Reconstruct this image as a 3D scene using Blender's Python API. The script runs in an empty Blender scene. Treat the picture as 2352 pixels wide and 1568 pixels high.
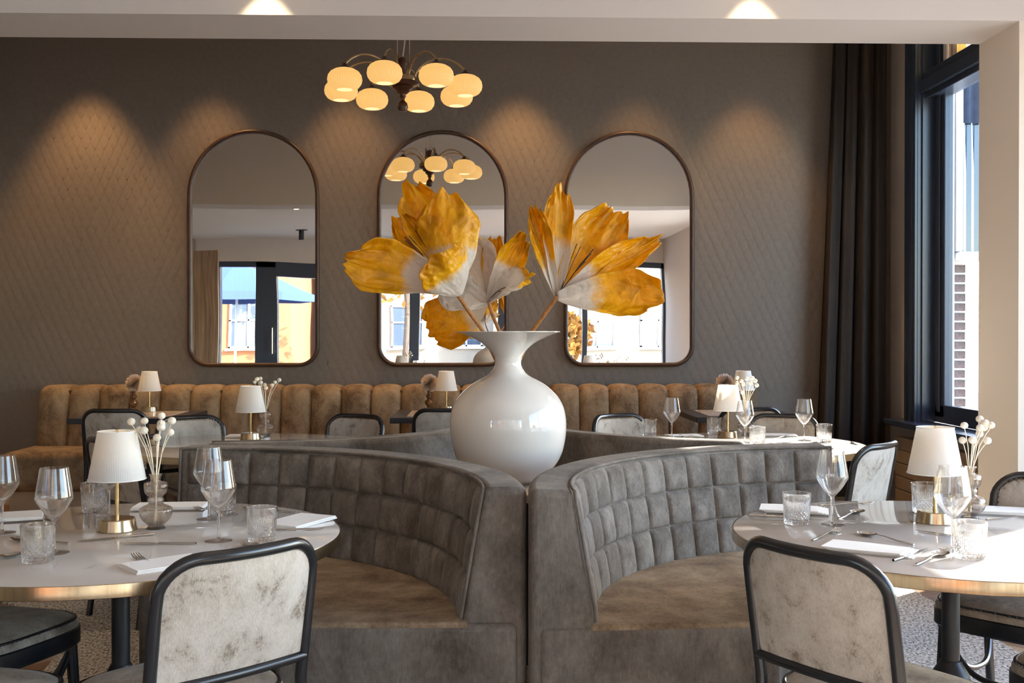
import bpy, bmesh, math, random
from mathutils import Vector, Matrix, noise
random.seed(7)
S = bpy.context.scene
COL = S.collection
PI = math.pi
R = math.radians

# ------------------------------------------------------------------ camera, sky, sun, exposure
cam = bpy.data.cameras.new('camera')
cam.sensor_width = 36.0
cam.lens = 2475.0 / 2352.0 * 36.0
cam.clip_start = 0.05
cam.clip_end = 300
cam_o = bpy.data.objects.new('camera', cam)
COL.objects.link(cam_o)
cam_o.location = (0, 0, 1.34)
cam_o.rotation_euler = (PI / 2 - math.atan(17 / 2475), 0, -math.atan(67 / 2475))
S.camera = cam_o

W = bpy.data.worlds.new('sky')
S.world = W
W.use_nodes = True
_n = W.node_tree.nodes
_sky = _n.new('ShaderNodeTexSky')
_sky.sky_type = 'NISHITA'
_sky.sun_disc = False
_sky.sun_elevation = R(30)
_sky.sun_rotation = R(51)
_sky.air_density = 1.0
_sky.dust_density = 0.6
W.node_tree.links.new(_sky.outputs[0], _n['Background'].inputs[0])
_n['Background'].inputs[1].default_value = 1.55

sun = bpy.data.lights.new('sun', 'SUN')
sun.energy = 26.0
sun.angle = R(0.6)
sun.color = (1.0, 0.95, 0.88)
sun_o = bpy.data.objects.new('sun', sun)
COL.objects.link(sun_o)
_az = Vector((1.0, 0.8, 0)).normalized()
_el = R(33)
sun_o.rotation_euler = Vector((_az.x * math.cos(_el), _az.y * math.cos(_el), math.sin(_el))).to_track_quat('Z', 'Y').to_euler()
sun_o.location = (12, 10, 9)

S.view_settings.view_transform = 'Standard'
S.view_settings.look = 'None'
S.view_settings.gamma = 1.0
S.view_settings.use_curve_mapping = False
S.view_settings.exposure = 0.45
cy = S.cycles
cy.use_denoising = True
cy.max_bounces = 18
cy.diffuse_bounces = 5
cy.glossy_bounces = 6
cy.transmission_bounces = 18
cy.transparent_max_bounces = 16
cy.sample_clamp_indirect = 6.0
cy.blur_glossy = 0.6


def lamp(kind, name, loc, energy, color, radius=0.05, spot=None, blend=0.3, direction=(0, 0, -1)):
    l = bpy.data.lights.new(name, kind)
    l.energy = energy
    l.color = color
    l.shadow_soft_size = radius
    if spot:
        l.spot_size = R(spot)
        l.spot_blend = blend
    o = bpy.data.objects.new(name, l)
    COL.objects.link(o)
    o.location = loc
    o.rotation_euler = Vector(direction).to_track_quat('-Z', 'Y').to_euler()
    return o


WARM = (1.0, 0.55, 0.22)
for x, e in ((-3.2, 85), (-2.2, 45), (-1.1, 50), (0.3, 75), (1.28, 30), (2.2, 45)):
    lamp('SPOT', 'wall_washer', (x, 8.46, 3.96), e * 1.8, WARM, 0.05, 64, 0.6, (0, 0.02, -1))
for x in (-1.0, 1.26):
    lamp('SPOT', 'beam_spot', (x, 4.895, 3.085), 28, (1.0, 0.78, 0.5), 0.02, 66, 0.25)
for x, y in ((-2.6, 2.6), (-0.2, 3.0), (1.9, 2.8), (-2.4, 0.2), (0.6, 0.4)):
    lamp('SPOT', 'ceiling_spot', (x, y, 3.08), 4, (1.0, 0.75, 0.48), 0.03, 80, 0.6)

# ------------------------------------------------------------------ mesh helpers
class MB:
    def __init__(s):
        s.v = []
        s.f = []
        s.c = None

    def add(s, vs, fs):
        b = len(s.v)
        s.v.extend([tuple(p) for p in vs])
        s.f.extend([tuple(i + b for i in f) for f in fs])
        return s

    def box(s, x0, x1, y0, y1, z0, z1, m=None):
        vs = [Vector(p) for p in ((x0, y0, z0), (x1, y0, z0), (x1, y1, z0), (x0, y1, z0), (x0, y0, z1), (x1, y0, z1), (x1, y1, z1), (x0, y1, z1))]
        if m:
            vs = [m @ p for p in vs]
        return s.add(vs, [(3, 2, 1, 0), (4, 5, 6, 7), (0, 1, 5, 4), (1, 2, 6, 5), (2, 3, 7, 6), (3, 0, 4, 7)])

    def lathe(s, prof, n=32, m=None, mod=None):
        """prof: list of (r, z); closes at the axis where r == 0."""
        vs, fs, rows = [], [], []
        for r, z in prof:
            if r <= 1e-6:
                rows.append([len(vs)])
                vs.append(Vector((0, 0, z)))
            else:
                row = []
                for k in range(n):
                    a = 2 * PI * k / n
                    rr = r * (mod(a, r, z) if mod else 1)
                    row.append(len(vs))
                    vs.append(Vector((rr * math.cos(a), rr * math.sin(a), z)))
                rows.append(row)
        for a, b in zip(rows, rows[1:]):
            for k in range(n):
                k2 = (k + 1) % n
                if len(a) == 1 and len(b) == 1:
                    continue
                if len(a) == 1:
                    fs.append((a[0], b[k2], b[k]))
                elif len(b) == 1:
                    fs.append((a[k], a[k2], b[0]))
                else:
                    fs.append((a[k], a[k2], b[k2], b[k]))
        if m:
            vs = [m @ p for p in vs]
        return s.add(vs, fs)

    def tube(s, pts, r, n=10, closed=False):
        pts = [Vector(p) for p in pts]
        rs = r if isinstance(r, (list, tuple)) else [r] * len(pts)
        N = len(pts)
        vs, fs = [], []
        up = None
        for i, p in enumerate(pts):
            if closed:
                t = pts[(i + 1) % N] - pts[i - 1]
            else:
                t = pts[min(i + 1, N - 1)] - pts[max(i - 1, 0)]
            t.normalize()
            if up is None:
                up = Vector((0, 0, 1)) if abs(t.z) < 0.9 else Vector((0, 1, 0))
            up = (up - t * up.dot(t))
            if up.length < 1e-5:
                up = t.orthogonal()
            up.normalize()
            sd = t.cross(up)
            for k in range(n):
                a = 2 * PI * k / n
                vs.append(p + (up * math.cos(a) + sd * math.sin(a)) * rs[i])
        for i in range(N if closed else N - 1):
            j = (i + 1) % N
            for k in range(n):
                k2 = (k + 1) % n
                fs.append((i * n + k, i * n + k2, j * n + k2, j * n + k))
        if not closed:
            fs.append(tuple(range(n - 1, -1, -1)))
            fs.append(tuple((N - 1) * n + k for k in range(n)))
        return s.add(vs, fs)

    def prism(s, poly, z0, z1, m=None):
        n = len(poly)
        vs = [Vector((x, y, z0)) for x, y in poly] + [Vector((x, y, z1)) for x, y in poly]
        if m:
            vs = [m @ p for p in vs]
        fs = [tuple(range(n - 1, -1, -1)), tuple(range(n, 2 * n))]
        fs += [(i, (i + 1) % n, n + (i + 1) % n, n + i) for i in range(n)]
        return s.add(vs, fs)

    def grid(s, fn, nu, nv, wrap=False):
        vs = [Vector(fn(i / nu, j / nv)) for j in range(nv + 1) for i in range(nu + 1)]
        fs = [(j * (nu + 1) + i, j * (nu + 1) + i + 1, (j + 1) * (nu + 1) + i + 1, (j + 1) * (nu + 1) + i) for j in range(nv) for i in range(nu)]
        return s.add(vs, fs)

    def sphere(s, c, r, n=14, rings=8, sz=1.0):
        m = Matrix.Translation(Vector(c))
        return s.lathe([(r * math.sin(PI * k / rings), -r * sz * math.cos(PI * k / rings)) for k in range(rings + 1)], n, m)

    def mesh(s, name, mat, smooth=True, angle=38, fix=True):
        me = bpy.data.meshes.new(name)
        me.from_pydata(s.v, [], s.f)
        if fix:
            bm = bmesh.new()
            bm.from_mesh(me)
            bmesh.ops.recalc_face_normals(bm, faces=bm.faces)
            bm.to_mesh(me)
            bm.free()
        if smooth:
            me.shade_smooth()
            me.set_sharp_from_angle(angle=R(angle))
        if mat:
            me.materials.append(mat)
        return me

    def obj(s, name, mat, parent=None, smooth=True, angle=38, fix=True, bevel=0, seg=2):
        return link(name, s.mesh(name, mat, smooth, angle, fix), parent, bevel=bevel, seg=seg)


def link(name, me, parent=None, loc=None, rz=None, bevel=0, seg=2):
    o = bpy.data.objects.new(name, me)
    COL.objects.link(o)
    if parent is not None:
        o.parent = parent
    if loc is not None:
        o.location = loc
    if rz is not None:
        o.rotation_euler = (0, 0, rz)
    if bevel:
        md = o.modifiers.new('bevel', 'BEVEL')
        md.width = bevel
        md.segments = seg
        md.limit_method = 'ANGLE'
        md.angle_limit = R(40)
    return o


def tag(o, label=None, cat=None, group=None, kind=None):
    if label:
        o['label'] = label
    if cat:
        o['category'] = cat
    if group:
        o['group'] = group
    if kind:
        o['kind'] = kind
    return o


def thing(name, label, cat, loc=(0, 0, 0), rz=0, group=None):
    o = bpy.data.objects.new(name, None)
    o.empty_display_size = 0.1
    COL.objects.link(o)
    o.location = loc
    o.rotation_euler = (0, 0, rz)
    return tag(o, label, cat, group)


def dup(root, loc, rz=0, label=None, group=None):
    def cp(o, par):
        c = o.copy()
        COL.objects.link(c)
        if par is not None:
            c.parent = par
        for ch in o.children:
            cp(ch, c)
        return c
    r = cp(root, None)
    r.location = loc
    r.rotation_euler = (0, 0, rz)
    if label:
        r['label'] = label
    if group:
        r['group'] = group
    return r


def facing(fx, fy):
    return math.atan2(-fx, fy)


# ------------------------------------------------------------------ materials
def srgb(r, g, b):
    f = lambda c: (c / 255 / 12.92) if c / 255 <= 0.04045 else ((c / 255 + 0.055) / 1.055) ** 2.4
    return (f(r), f(g), f(b), 1)


def mat(name):
    m = bpy.data.materials.new(name)
    m.use_nodes = True
    return m, m.node_tree, m.node_tree.nodes['Principled BSDF']


def N(t, kind, **kw):
    n = t.nodes.new('ShaderNode' + kind)
    for k, v in kw.items():
        if k.startswith('i_'):
            key = k[2:].replace('_', ' ')
            n.inputs[int(key) if key.isdigit() else key].default_value = v
        else:
            setattr(n, k, v)
    return n


def L(t, a, b):
    t.links.new(a, b)


def ramp(t, fac, stops):
    r = t.nodes.new('ShaderNodeValToRGB')
    e = r.color_ramp.elements
    while len(e) < len(stops):
        e.new(0.5)
    for el, (p, c) in zip(e, stops):
        el.position = p
        el.color = c
    L(t, fac, r.inputs[0])
    return r.outputs[0]


def plain(name, col, rough=0.5, metal=0.0, spec=0.5, bump=0, bscale=40, var=0.0, vscale=6):
    m, t, p = mat(name)
    p.inputs['Base Color'].default_value = col
    p.inputs['Roughness'].default_value = rough
    p.inputs['Metallic'].default_value = metal
    p.inputs['Specular IOR Level'].default_value = spec
    tc = N(t, 'TexCoord')
    if var:
        nz = N(t, 'TexNoise', i_Scale=vscale, i_Detail=4.0)
        L(t, tc.outputs['Object'], nz.inputs['Vector'])
        lo = tuple(c * (1 - var) for c in col[:3]) + (1,)
        hi = tuple(min(1, c * (1 + var)) for c in col[:3]) + (1,)
        L(t, ramp(t, nz.outputs['Fac'], [(0.3, lo), (0.7, hi)]), p.inputs['Base Color'])
    if bump:
        nz = N(t, 'TexNoise', i_Scale=float(bscale), i_Detail=3.0)
        L(t, tc.outputs['Object'], nz.inputs['Vector'])
        b = N(t, 'Bump', i_Strength=bump, i_Distance=0.01)
        L(t, nz.outputs['Fac'], b.inputs['Height'])
        L(t, b.outputs[0], p.inputs['Normal'])
    return m


def velvet(name, dark, mid, light, scale=5.0, sheen=0.5, stretch=(1, 1, 0.6), rand=0.0, thr=(0.32, 0.5, 0.68), rib=0):
    """Pile fabric: patches of brushed nap, fine speckle, ribbed weave."""
    m, t, p = mat(name)
    tc = N(t, 'TexCoord')
    mp = N(t, 'Mapping')
    mp.inputs['Scale'].default_value = stretch
    L(t, tc.outputs['Object'], mp.inputs['Vector'])
    vec = mp.outputs[0]
    oi = N(t, 'ObjectInfo')
    if rand:
        ad = N(t, 'VectorMath', operation='ADD')
        sc = N(t, 'VectorMath', operation='SCALE')
        cmb = N(t, 'CombineXYZ')
        for k in range(3):
            L(t, oi.outputs['Random'], cmb.inputs[k])
        L(t, cmb.outputs[0], sc.inputs[0])
        sc.inputs['Scale'].default_value = 37.0
        L(t, vec, ad.inputs[0])
        L(t, sc.outputs[0], ad.inputs[1])
        vec = ad.outputs[0]
    n1 = N(t, 'TexNoise', i_Scale=scale, i_Detail=5.0, i_Roughness=0.66, i_Distortion=0.3)
    n2 = N(t, 'TexNoise', i_Scale=scale * 14, i_Detail=3.0, i_Roughness=0.7)
    L(t, vec, n1.inputs['Vector'])
    L(t, vec, n2.inputs['Vector'])
    mx = N(t, 'Math', operation='MULTIPLY_ADD', i_1=0.35, i_2=-0.175)
    L(t, n2.outputs['Fac'], mx.inputs[0])
    sm = N(t, 'Math', operation='ADD')
    L(t, n1.outputs['Fac'], sm.inputs[0])
    L(t, mx.outputs[0], sm.inputs[1])
    fac = sm.outputs[0]
    if rand:
        rr = N(t, 'Math', operation='MULTIPLY_ADD', i_1=rand, i_2=-rand / 2)
        L(t, oi.outputs['Random'], rr.inputs[0])
        s2 = N(t, 'Math', operation='ADD')
        L(t, fac, s2.inputs[0])
        L(t, rr.outputs[0], s2.inputs[1])
        fac = s2.outputs[0]
    L(t, ramp(t, fac, [(thr[0], dark), (thr[1], mid), (thr[2], light)]), p.inputs['Base Color'])
    p.inputs['Roughness'].default_value = 0.85
    p.inputs['Specular IOR Level'].default_value = 0.25
    p.inputs['Sheen Weight'].default_value = sheen
    p.inputs['Sheen Roughness'].default_value = 0.35
    p.inputs['Sheen Tint'].default_value = light
    b = N(t, 'Bump', i_Strength=0.25, i_Distance=0.002)
    L(t, n2.outputs['Fac'], b.inputs['Height'])
    if rib:
        # woven upright cords: fine noise drawn out along the height
        m2 = N(t, 'Mapping')
        m2.inputs['Scale'].default_value = (rib, rib, rib * 0.12)
        L(t, tc.outputs['Object'], m2.inputs['Vector'])
        n3 = N(t, 'TexNoise', i_Scale=1.0, i_Detail=1.0)
        L(t, m2.outputs[0], n3.inputs['Vector'])
        b2 = N(t, 'Bump', i_Strength=0.35, i_Distance=0.002)
        L(t, n3.outputs['Fac'], b2.inputs['Height'])
        L(t, b.outputs[0], b2.inputs['Normal'])
        b = b2
        mu = N(t, 'MixRGB', blend_type='MULTIPLY', i_0=0.28)
        src = p.inputs['Base Color'].links[0].from_socket
        L(t, src, mu.inputs[1])
        L(t, ramp(t, n3.outputs['Fac'], [(0.35, (0.72, 0.72, 0.72, 1)), (0.65, (1.15, 1.15, 1.15, 1))]), mu.inputs[2])
        L(t, mu.outputs[0], p.inputs['Base Color'])
    L(t, b.outputs[0], p.inputs['Normal'])
    return m


def glassmat(name, col=(1, 1, 1, 1), rough=0.0, clear=0.12):
    m, t, p = mat(name)
    t.nodes.remove(p)
    g = N(t, 'BsdfGlass', i_IOR=1.48, i_Roughness=rough)
    g.inputs['Color'].default_value = col
    tr = N(t, 'BsdfTransparent')
    tr.inputs['Color'].default_value = col
    mx = N(t, 'MixShader', i_0=clear)
    L(t, g.outputs[0], mx.inputs[1])
    L(t, tr.outputs[0], mx.inputs[2])
    L(t, mx.outputs[0], t.nodes['Material Output'].inputs['Surface'])
    return m


def panemat(name, col=(0.97, 0.98, 0.98, 1), refl=1.0):
    m, t, p = mat(name)
    t.nodes.remove(p)
    gl = N(t, 'BsdfGlossy', i_Roughness=0.0)
    tr = N(t, 'BsdfTransparent')
    tr.inputs['Color'].default_value = col
    lw = N(t, 'LayerWeight', i_Blend=0.5)
    pw = N(t, 'Math', operation='POWER', i_1=5.0)
    L(t, lw.outputs['Facing'], pw.inputs[0])
    fr = N(t, 'Math', operation='MULTIPLY_ADD', i_1=0.8, i_2=0.03)
    L(t, pw.outputs[0], fr.inputs[0])
    mx = N(t, 'MixShader')
    L(t, fr.outputs[0], mx.inputs[0])
    L(t, tr.outputs[0], mx.inputs[1])
    L(t, gl.outputs[0], mx.inputs[2])
    L(t, mx.outputs[0], t.nodes['Material Output'].inputs['Surface'])
    return m


def emis(name, col, strength, base=None):
    m, t, p = mat(name)
    p.inputs['Base Color'].default_value = base or col
    p.inputs['Emission Color'].default_value = col
    p.inputs['Emission Strength'].default_value = strength
    return m


M = {}
M['paint'] = plain('painted_plaster', srgb(208, 202, 196), 0.8, bump=0.03, bscale=120)
M['paint_side'] = plain('beige_paint', srgb(220, 208, 194), 0.8, bump=0.03, bscale=120)
M['ceiling'] = plain('white_ceiling_paint', srgb(226, 221, 214), 0.85)
M['taupe'] = plain('taupe_paint', srgb(150, 137, 124), 0.8)
M['taupe_brightened'] = plain('brightened_taupe_paint', srgb(196, 184, 172), 0.8)  # right wall: taupe lightened, missing room light put into the colour
M['paper'] = plain('embossed_wallpaper', srgb(113, 104, 95), 0.6, spec=0.4, var=0.06, vscale=30)
M['navy'] = plain('dark_navy_gloss_paint', srgb(60, 70, 86), 0.25)
M['black'] = plain('black_lacquer', srgb(21, 23, 27), 0.27, spec=0.6)
M['iron'] = plain('black_powder_coat', srgb(27, 29, 34), 0.42, bump=0.05, bscale=400)
M['table_black'] = plain('black_table_edge', srgb(34, 36, 42), 0.35)
M['bronze'] = plain('bronze_frame', srgb(64, 43, 30), 0.4, 0.1, var=0.25, vscale=14)
M['darkwood'] = plain('turned_walnut', srgb(66, 36, 20), 0.35, var=0.2, vscale=30)
M['brown'] = plain('brown_bottle', srgb(95, 62, 36), 0.15, spec=0.6)
M['white'] = plain('white_porcelain', srgb(208, 202, 195), 0.05, spec=0.6)
M['linen'] = plain('white_linen', srgb(236, 234, 230), 0.9, bump=0.1, bscale=700)
M['plinth'] = plain('beige_plinth', srgb(168, 148, 122), 0.6, var=0.06)
M['nail'] = plain('antique_brass_nail', srgb(120, 100, 80), 0.3, 0.9)
M['steel'] = plain('polished_steel', srgb(205, 203, 200), 0.12, 1.0)
M['brass_bright'] = plain('polished_brass', srgb(212, 182, 134), 0.2, 1.0)
M['stamen'] = plain('black_stamen', srgb(28, 22, 18), 0.7)
M['ball'] = plain('cream_dried_flower', srgb(236, 226, 208), 0.95, bump=0.5, bscale=500)
M['stem'] = plain('bleached_stem', srgb(226, 214, 192), 0.8)
M['puff'] = plain('dried_puff', srgb(214, 196, 178), 0.95)
M['cord'] = plain('pale_flex', srgb(190, 180, 168), 0.5)
M['branch'] = plain('brown_paper_stem', srgb(158, 105, 52), 0.75, var=0.3, vscale=60)
M['whitewood'] = plain('white_painted_wood', srgb(224, 224, 226), 0.5, var=0.03)
M['mortar'] = plain('pale_mortar', srgb(205, 200, 196), 0.9)
M['brick'] = plain('dark_brick', srgb(98, 84, 80), 0.85, var=0.35, vscale=25, bump=0.3, bscale=90)
M['awning'] = plain('blue_canvas', srgb(48, 58, 78), 0.7, var=0.2, vscale=18)
M['parasol'] = plain('parasol_blue', srgb(52, 74, 126), 0.8)
M['orange'] = plain('orange_brick_facade', srgb(150, 98, 62), 0.85, var=0.1, vscale=3)
M['cream'] = plain('cream_facade', srgb(142, 134, 122), 0.85, var=0.05, vscale=2)
M['greyroof'] = plain('slate_roof', srgb(92, 96, 104), 0.7)
M['pave'] = plain('pale_paving', srgb(140, 136, 130), 0.85, var=0.15, vscale=2)
M['leaf'] = plain('autumn_leaf', srgb(150, 104, 40), 0.8, var=0.4, vscale=5)
M['bark'] = plain('bark', srgb(70, 58, 48), 0.9)
M['winglass'] = plain('dark_window_glass', srgb(70, 82, 98), 0.05, spec=0.8)
M['pane'] = panemat('clear_pane')
M['glass'] = glassmat('drinking_glass')
M['smoke'] = glassmat('smoked_bud_glass', (0.94, 0.915, 0.89, 1), clear=0.3)
M['globe'] = emis('lit_opal_glass', (1.0, 0.56, 0.16, 1), 0.64, (0.27, 0.21, 0.14, 1))
M['globe_hot'] = emis('lit_bulb_opening', (1.0, 0.72, 0.36, 1), 0.86)
M['spotdisc'] = emis('lit_downlight', (1.0, 0.72, 0.38, 1), 14.0)
M['sofa'] = velvet('grey_brown_velvet', srgb(72, 65, 58), srgb(102, 94, 87), srgb(126, 118, 110), 5.0, 0.4, thr=(0.3, 0.5, 0.7), rib=260)
M['sofa_pad'] = velvet('grey_brown_velvet_pads', srgb(74, 67, 60), srgb(104, 96, 89), srgb(132, 124, 116), 9.0, 0.4, rand=0.13, thr=(0.3, 0.5, 0.7), rib=260)
M['sofa_seat'] = velvet('grey_brown_velvet_seat', srgb(88, 68, 52), srgb(122, 102, 82), srgb(148, 130, 108), 6.0, 0.4, stretch=(1, 1, 1))
M['bench'] = velvet('gold_brown_velvet', srgb(84, 66, 48), srgb(124, 104, 80), srgb(146, 126, 100), 7.0, 0.3, rand=0.08)
M['chair'] = velvet('beige_velvet', srgb(116, 104, 90), srgb(166, 157, 146), srgb(180, 172, 162), 16.0, 0.25, stretch=(1, 1, 0.75), rand=0.04, thr=(0.3, 0.43, 0.6), rib=420)
M['seat'] = velvet('taupe_velvet_seat', srgb(98, 88, 78), srgb(134, 124, 113), srgb(158, 148, 137), 9.0, 0.4, rand=0.05)
M['curtain'] = velvet('dark_brown_velvet_drape', srgb(36, 29, 25), srgb(48, 40, 34), srgb(60, 50, 42), 2.0, 0.08, stretch=(3, 3, 0.25))

# brushed brass
m, t, p = mat('brushed_brass')
tc = N(t, 'TexCoord')
mp = N(t, 'Mapping')
mp.inputs['Scale'].default_value = (30, 30, 1)
nz = N(t, 'TexNoise', i_Scale=4.0, i_Detail=2.0)
L(t, tc.outputs['Object'], mp.inputs[0])
L(t, mp.outputs[0], nz.inputs['Vector'])
L(t, ramp(t, nz.outputs['Fac'], [(0.3, srgb(168, 148, 118)), (0.7, srgb(188, 167, 136))]), p.inputs['Base Color'])
p.inputs['Metallic'].default_value = 1.0
p.inputs['Roughness'].default_value = 0.22
M['brass'] = m

# veined marble
m, t, p = mat('veined_white_marble')
tc = N(t, 'TexCoord')
n1 = N(t, 'TexNoise', i_Scale=2.2, i_Detail=5.0, i_Roughness=0.6, i_Distortion=1.4)
L(t, tc.outputs['Object'], n1.inputs['Vector'])
ab = N(t, 'Math', operation='SUBTRACT', i_1=0.5)
L(t, n1.outputs['Fac'], ab.inputs[0])
a2 = N(t, 'Math', operation='ABSOLUTE')
L(t, ab.outputs[0], a2.inputs[0])
n2 = N(t, 'TexNoise', i_Scale=3.0, i_Detail=2.0)
L(t, tc.outputs['Object'], n2.inputs['Vector'])
vein = ramp(t, a2.outputs[0], [(0.0, (0.75, 0.75, 0.75, 1)), (0.009, (0.0, 0.0, 0.0, 1))])
gate = ramp(t, n2.outputs['Fac'], [(0.53, (0, 0, 0, 1)), (0.66, (1, 1, 1, 1))])
mm = N(t, 'Math', operation='MULTIPLY')
L(t, vein, mm.inputs[0])
L(t, gate, mm.inputs[1])
base = ramp(t, n2.outputs['Fac'], [(0.3, srgb(192, 183, 174)), (0.7, srgb(208, 202, 195))])
mx = N(t, 'MixRGB')
mx.inputs[2].default_value = srgb(160, 138, 116)
L(t, mm.outputs[0], mx.inputs[0])
L(t, base, mx.inputs[1])
L(t, mx.outputs[0], p.inputs['Base Color'])
p.inputs['Roughness'].default_value = 0.02
p.inputs['Specular IOR Level'].default_value = 0.95
M['marble'] = m

# mirror with the slight waviness of sheet glass
m, t, p = mat('mirror_glass')
p.inputs['Metallic'].default_value = 1.0
p.inputs['Roughness'].default_value = 0.0
p.inputs['Base Color'].default_value = (0.86, 0.86, 0.86, 1)
tc = N(t, 'TexCoord')
nz = N(t, 'TexNoise', i_Scale=1.6, i_Detail=0.0)
L(t, tc.outputs['Object'], nz.inputs['Vector'])
b = N(t, 'Bump', i_Strength=0.12, i_Distance=0.01)
L(t, nz.outputs['Fac'], b.inputs['Height'])
L(t, b.outputs[0], p.inputs['Normal'])
M['mirror'] = m

# pleated translucent lamp shade
m, t, p = mat('pleated_white_shade')
p.inputs['Base Color'].default_value = srgb(228, 229, 230)
p.inputs['Roughness'].default_value = 0.9
tl = N(t, 'BsdfTranslucent')
tl.inputs['Color'].default_value = srgb(244, 236, 222)
mx = N(t, 'MixShader', i_0=0.42)
L(t, p.outputs[0], mx.inputs[1])
L(t, tl.outputs[0], mx.inputs[2])
L(t, mx.outputs[0], t.nodes['Material Output'].inputs['Surface'])
M['shade'] = m

# crepe paper petals: dyed tips over a white base, by the petal's own length coordinate
m, t, p = mat('dyed_crepe_paper')
at = N(t, 'Attribute', attribute_name='dye')
tc = N(t, 'TexCoord')
nz = N(t, 'TexNoise', i_Scale=9.0, i_Detail=5.0, i_Roughness=0.7)
L(t, tc.outputs['Object'], nz.inputs['Vector'])
ad = N(t, 'Math', operation='MULTIPLY_ADD', i_1=0.34, i_2=-0.17)
L(t, nz.outputs['Fac'], ad.inputs[0])
sm = N(t, 'Math', operation='ADD')
L(t, at.outputs['Fac'], sm.inputs[0])
L(t, ad.outputs[0], sm.inputs[1])
n2 = N(t, 'TexNoise', i_Scale=14.0, i_Detail=4.0, i_Roughness=0.55, i_Distortion=0.2)
L(t, tc.outputs['Object'], n2.inputs['Vector'])
col0 = ramp(t, sm.outputs[0], [(0.44, srgb(226, 216, 204)), (0.56, srgb(244, 192, 22)), (0.8, srgb(232, 172, 6))])
mv = N(t, 'MixRGB', blend_type='MULTIPLY', i_0=1.0)
L(t, col0, mv.inputs[1])
L(t, ramp(t, n2.outputs['Fac'], [(0.38, (0.8, 0.74, 0.6, 1)), (0.52, (1, 1, 1, 1))]), mv.inputs[2])
md_ = N(t, 'MixRGB')
L(t, ramp(t, sm.outputs[0], [(0.46, (0, 0, 0, 1)), (0.56, (1, 1, 1, 1))]), md_.inputs[0])
L(t, col0, md_.inputs[1])
L(t, mv.outputs[0], md_.inputs[2])
col = md_.outputs[0]
L(t, col, p.inputs['Base Color'])
p.inputs['Roughness'].default_value = 0.38
# crumple creases of the paper
vo = N(t, 'TexVoronoi', i_Scale=15.0, feature='DISTANCE_TO_EDGE')
wv = N(t, 'VectorMath', operation='ADD')
sc_ = N(t, 'VectorMath', operation='SCALE')
sc_.inputs['Scale'].default_value = 0.12
L(t, n2.outputs['Color'], sc_.inputs[0])
L(t, tc.outputs['Object'], wv.inputs[0])
L(t, sc_.outputs[0], wv.inputs[1])
L(t, wv.outputs[0], vo.inputs['Vector'])
b = N(t, 'Bump', i_Strength=0.42, i_Distance=0.02)
L(t, vo.outputs['Distance'], b.inputs['Height'])
b2 = N(t, 'Bump', i_Strength=0.22, i_Distance=0.01)
L(t, n2.outputs['Fac'], b2.inputs['Height'])
L(t, b.outputs[0], b2.inputs['Normal'])
L(t, b2.outputs[0], p.inputs['Normal'])
tl = N(t, 'BsdfTranslucent')
L(t, col, tl.inputs['Color'])
mx = N(t, 'MixShader', i_0=0.42)
L(t, p.outputs[0], mx.inputs[1])
L(t, tl.outputs[0], mx.inputs[2])
L(t, mx.outputs[0], t.nodes['Material Output'].inputs['Surface'])
M['petal'] = m

# wood planks, each plank its own tone
m, t, p = mat('oiled_wood_plank')
tc = N(t, 'TexCoord')
oi = N(t, 'ObjectInfo')
mp = N(t, 'Mapping')
mp.inputs['Scale'].default_value = (40, 3, 3)
L(t, tc.outputs['Object'], mp.inputs[0])
nz = N(t, 'TexNoise', i_Scale=1.5, i_Detail=5.0)
L(t, mp.outputs[0], nz.inputs['Vector'])
c1 = ramp(t, oi.outputs['Random'], [(0.0, srgb(92, 70, 54)), (0.35, srgb(146, 112, 82)), (0.65, srgb(112, 78, 58)), (1.0, srgb(174, 144, 110))])
mx = N(t, 'MixRGB', blend_type='MULTIPLY', i_0=0.6)
L(t, c1, mx.inputs[1])
L(t, ramp(t, nz.outputs['Fac'], [(0.3, (0.6, 0.6, 0.6, 1)), (0.7, (1.1, 1.1, 1.1, 1))]), mx.inputs[2])
L(t, mx.outputs[0], p.inputs['Base Color'])
p.inputs['Roughness'].default_value = 0.3
M['plank'] = m
M['floor'] = plain('oak_floor', srgb(140, 124, 108), 0.35, var=0.3, vscale=5)

# speckled loop rug
m, t, p = mat('speckled_rug')
tc = N(t, 'TexCoord')
mp = N(t, 'Mapping')
mp.inputs['Scale'].default_value = (1, 0.55, 1)
L(t, tc.outputs['Object'], mp.inputs[0])
n1 = N(t, 'TexNoise', i_Scale=95.0, i_Detail=3.0, i_Roughness=0.6)
L(t, mp.outputs[0], n1.inputs['Vector'])
L(t, ramp(t, n1.outputs['Fac'], [(0.36, srgb(76, 66, 57)), (0.46, srgb(156, 145, 132)), (0.62, srgb(206, 198, 188))]), p.inputs['Base Color'])
p.inputs['Roughness'].default_value = 0.95
b = N(t, 'Bump', i_Strength=0.8, i_Distance=0.006)
L(t, n1.outputs['Fac'], b.inputs['Height'])
L(t, b.outputs[0], p.inputs['Normal'])
M['rug'] = m

# oak veneer panel
m, t, p = mat('oak_veneer')
tc = N(t, 'TexCoord')
mp = N(t, 'Mapping')
mp.inputs['Scale'].default_value = (14, 14, 0.6)
L(t, tc.outputs['Object'], mp.inputs[0])
nz = N(t, 'TexNoise', i_Scale=2.0, i_Detail=5.0, i_Distortion=0.8)
L(t, mp.outputs[0], nz.inputs['Vector'])
L(t, ramp(t, nz.outputs['Fac'], [(0.3, srgb(116, 94, 76)), (0.7, srgb(164, 140, 118))]), p.inputs['Base Color'])
p.inputs['Roughness'].default_value = 0.5
M['veneer'] = m

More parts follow.
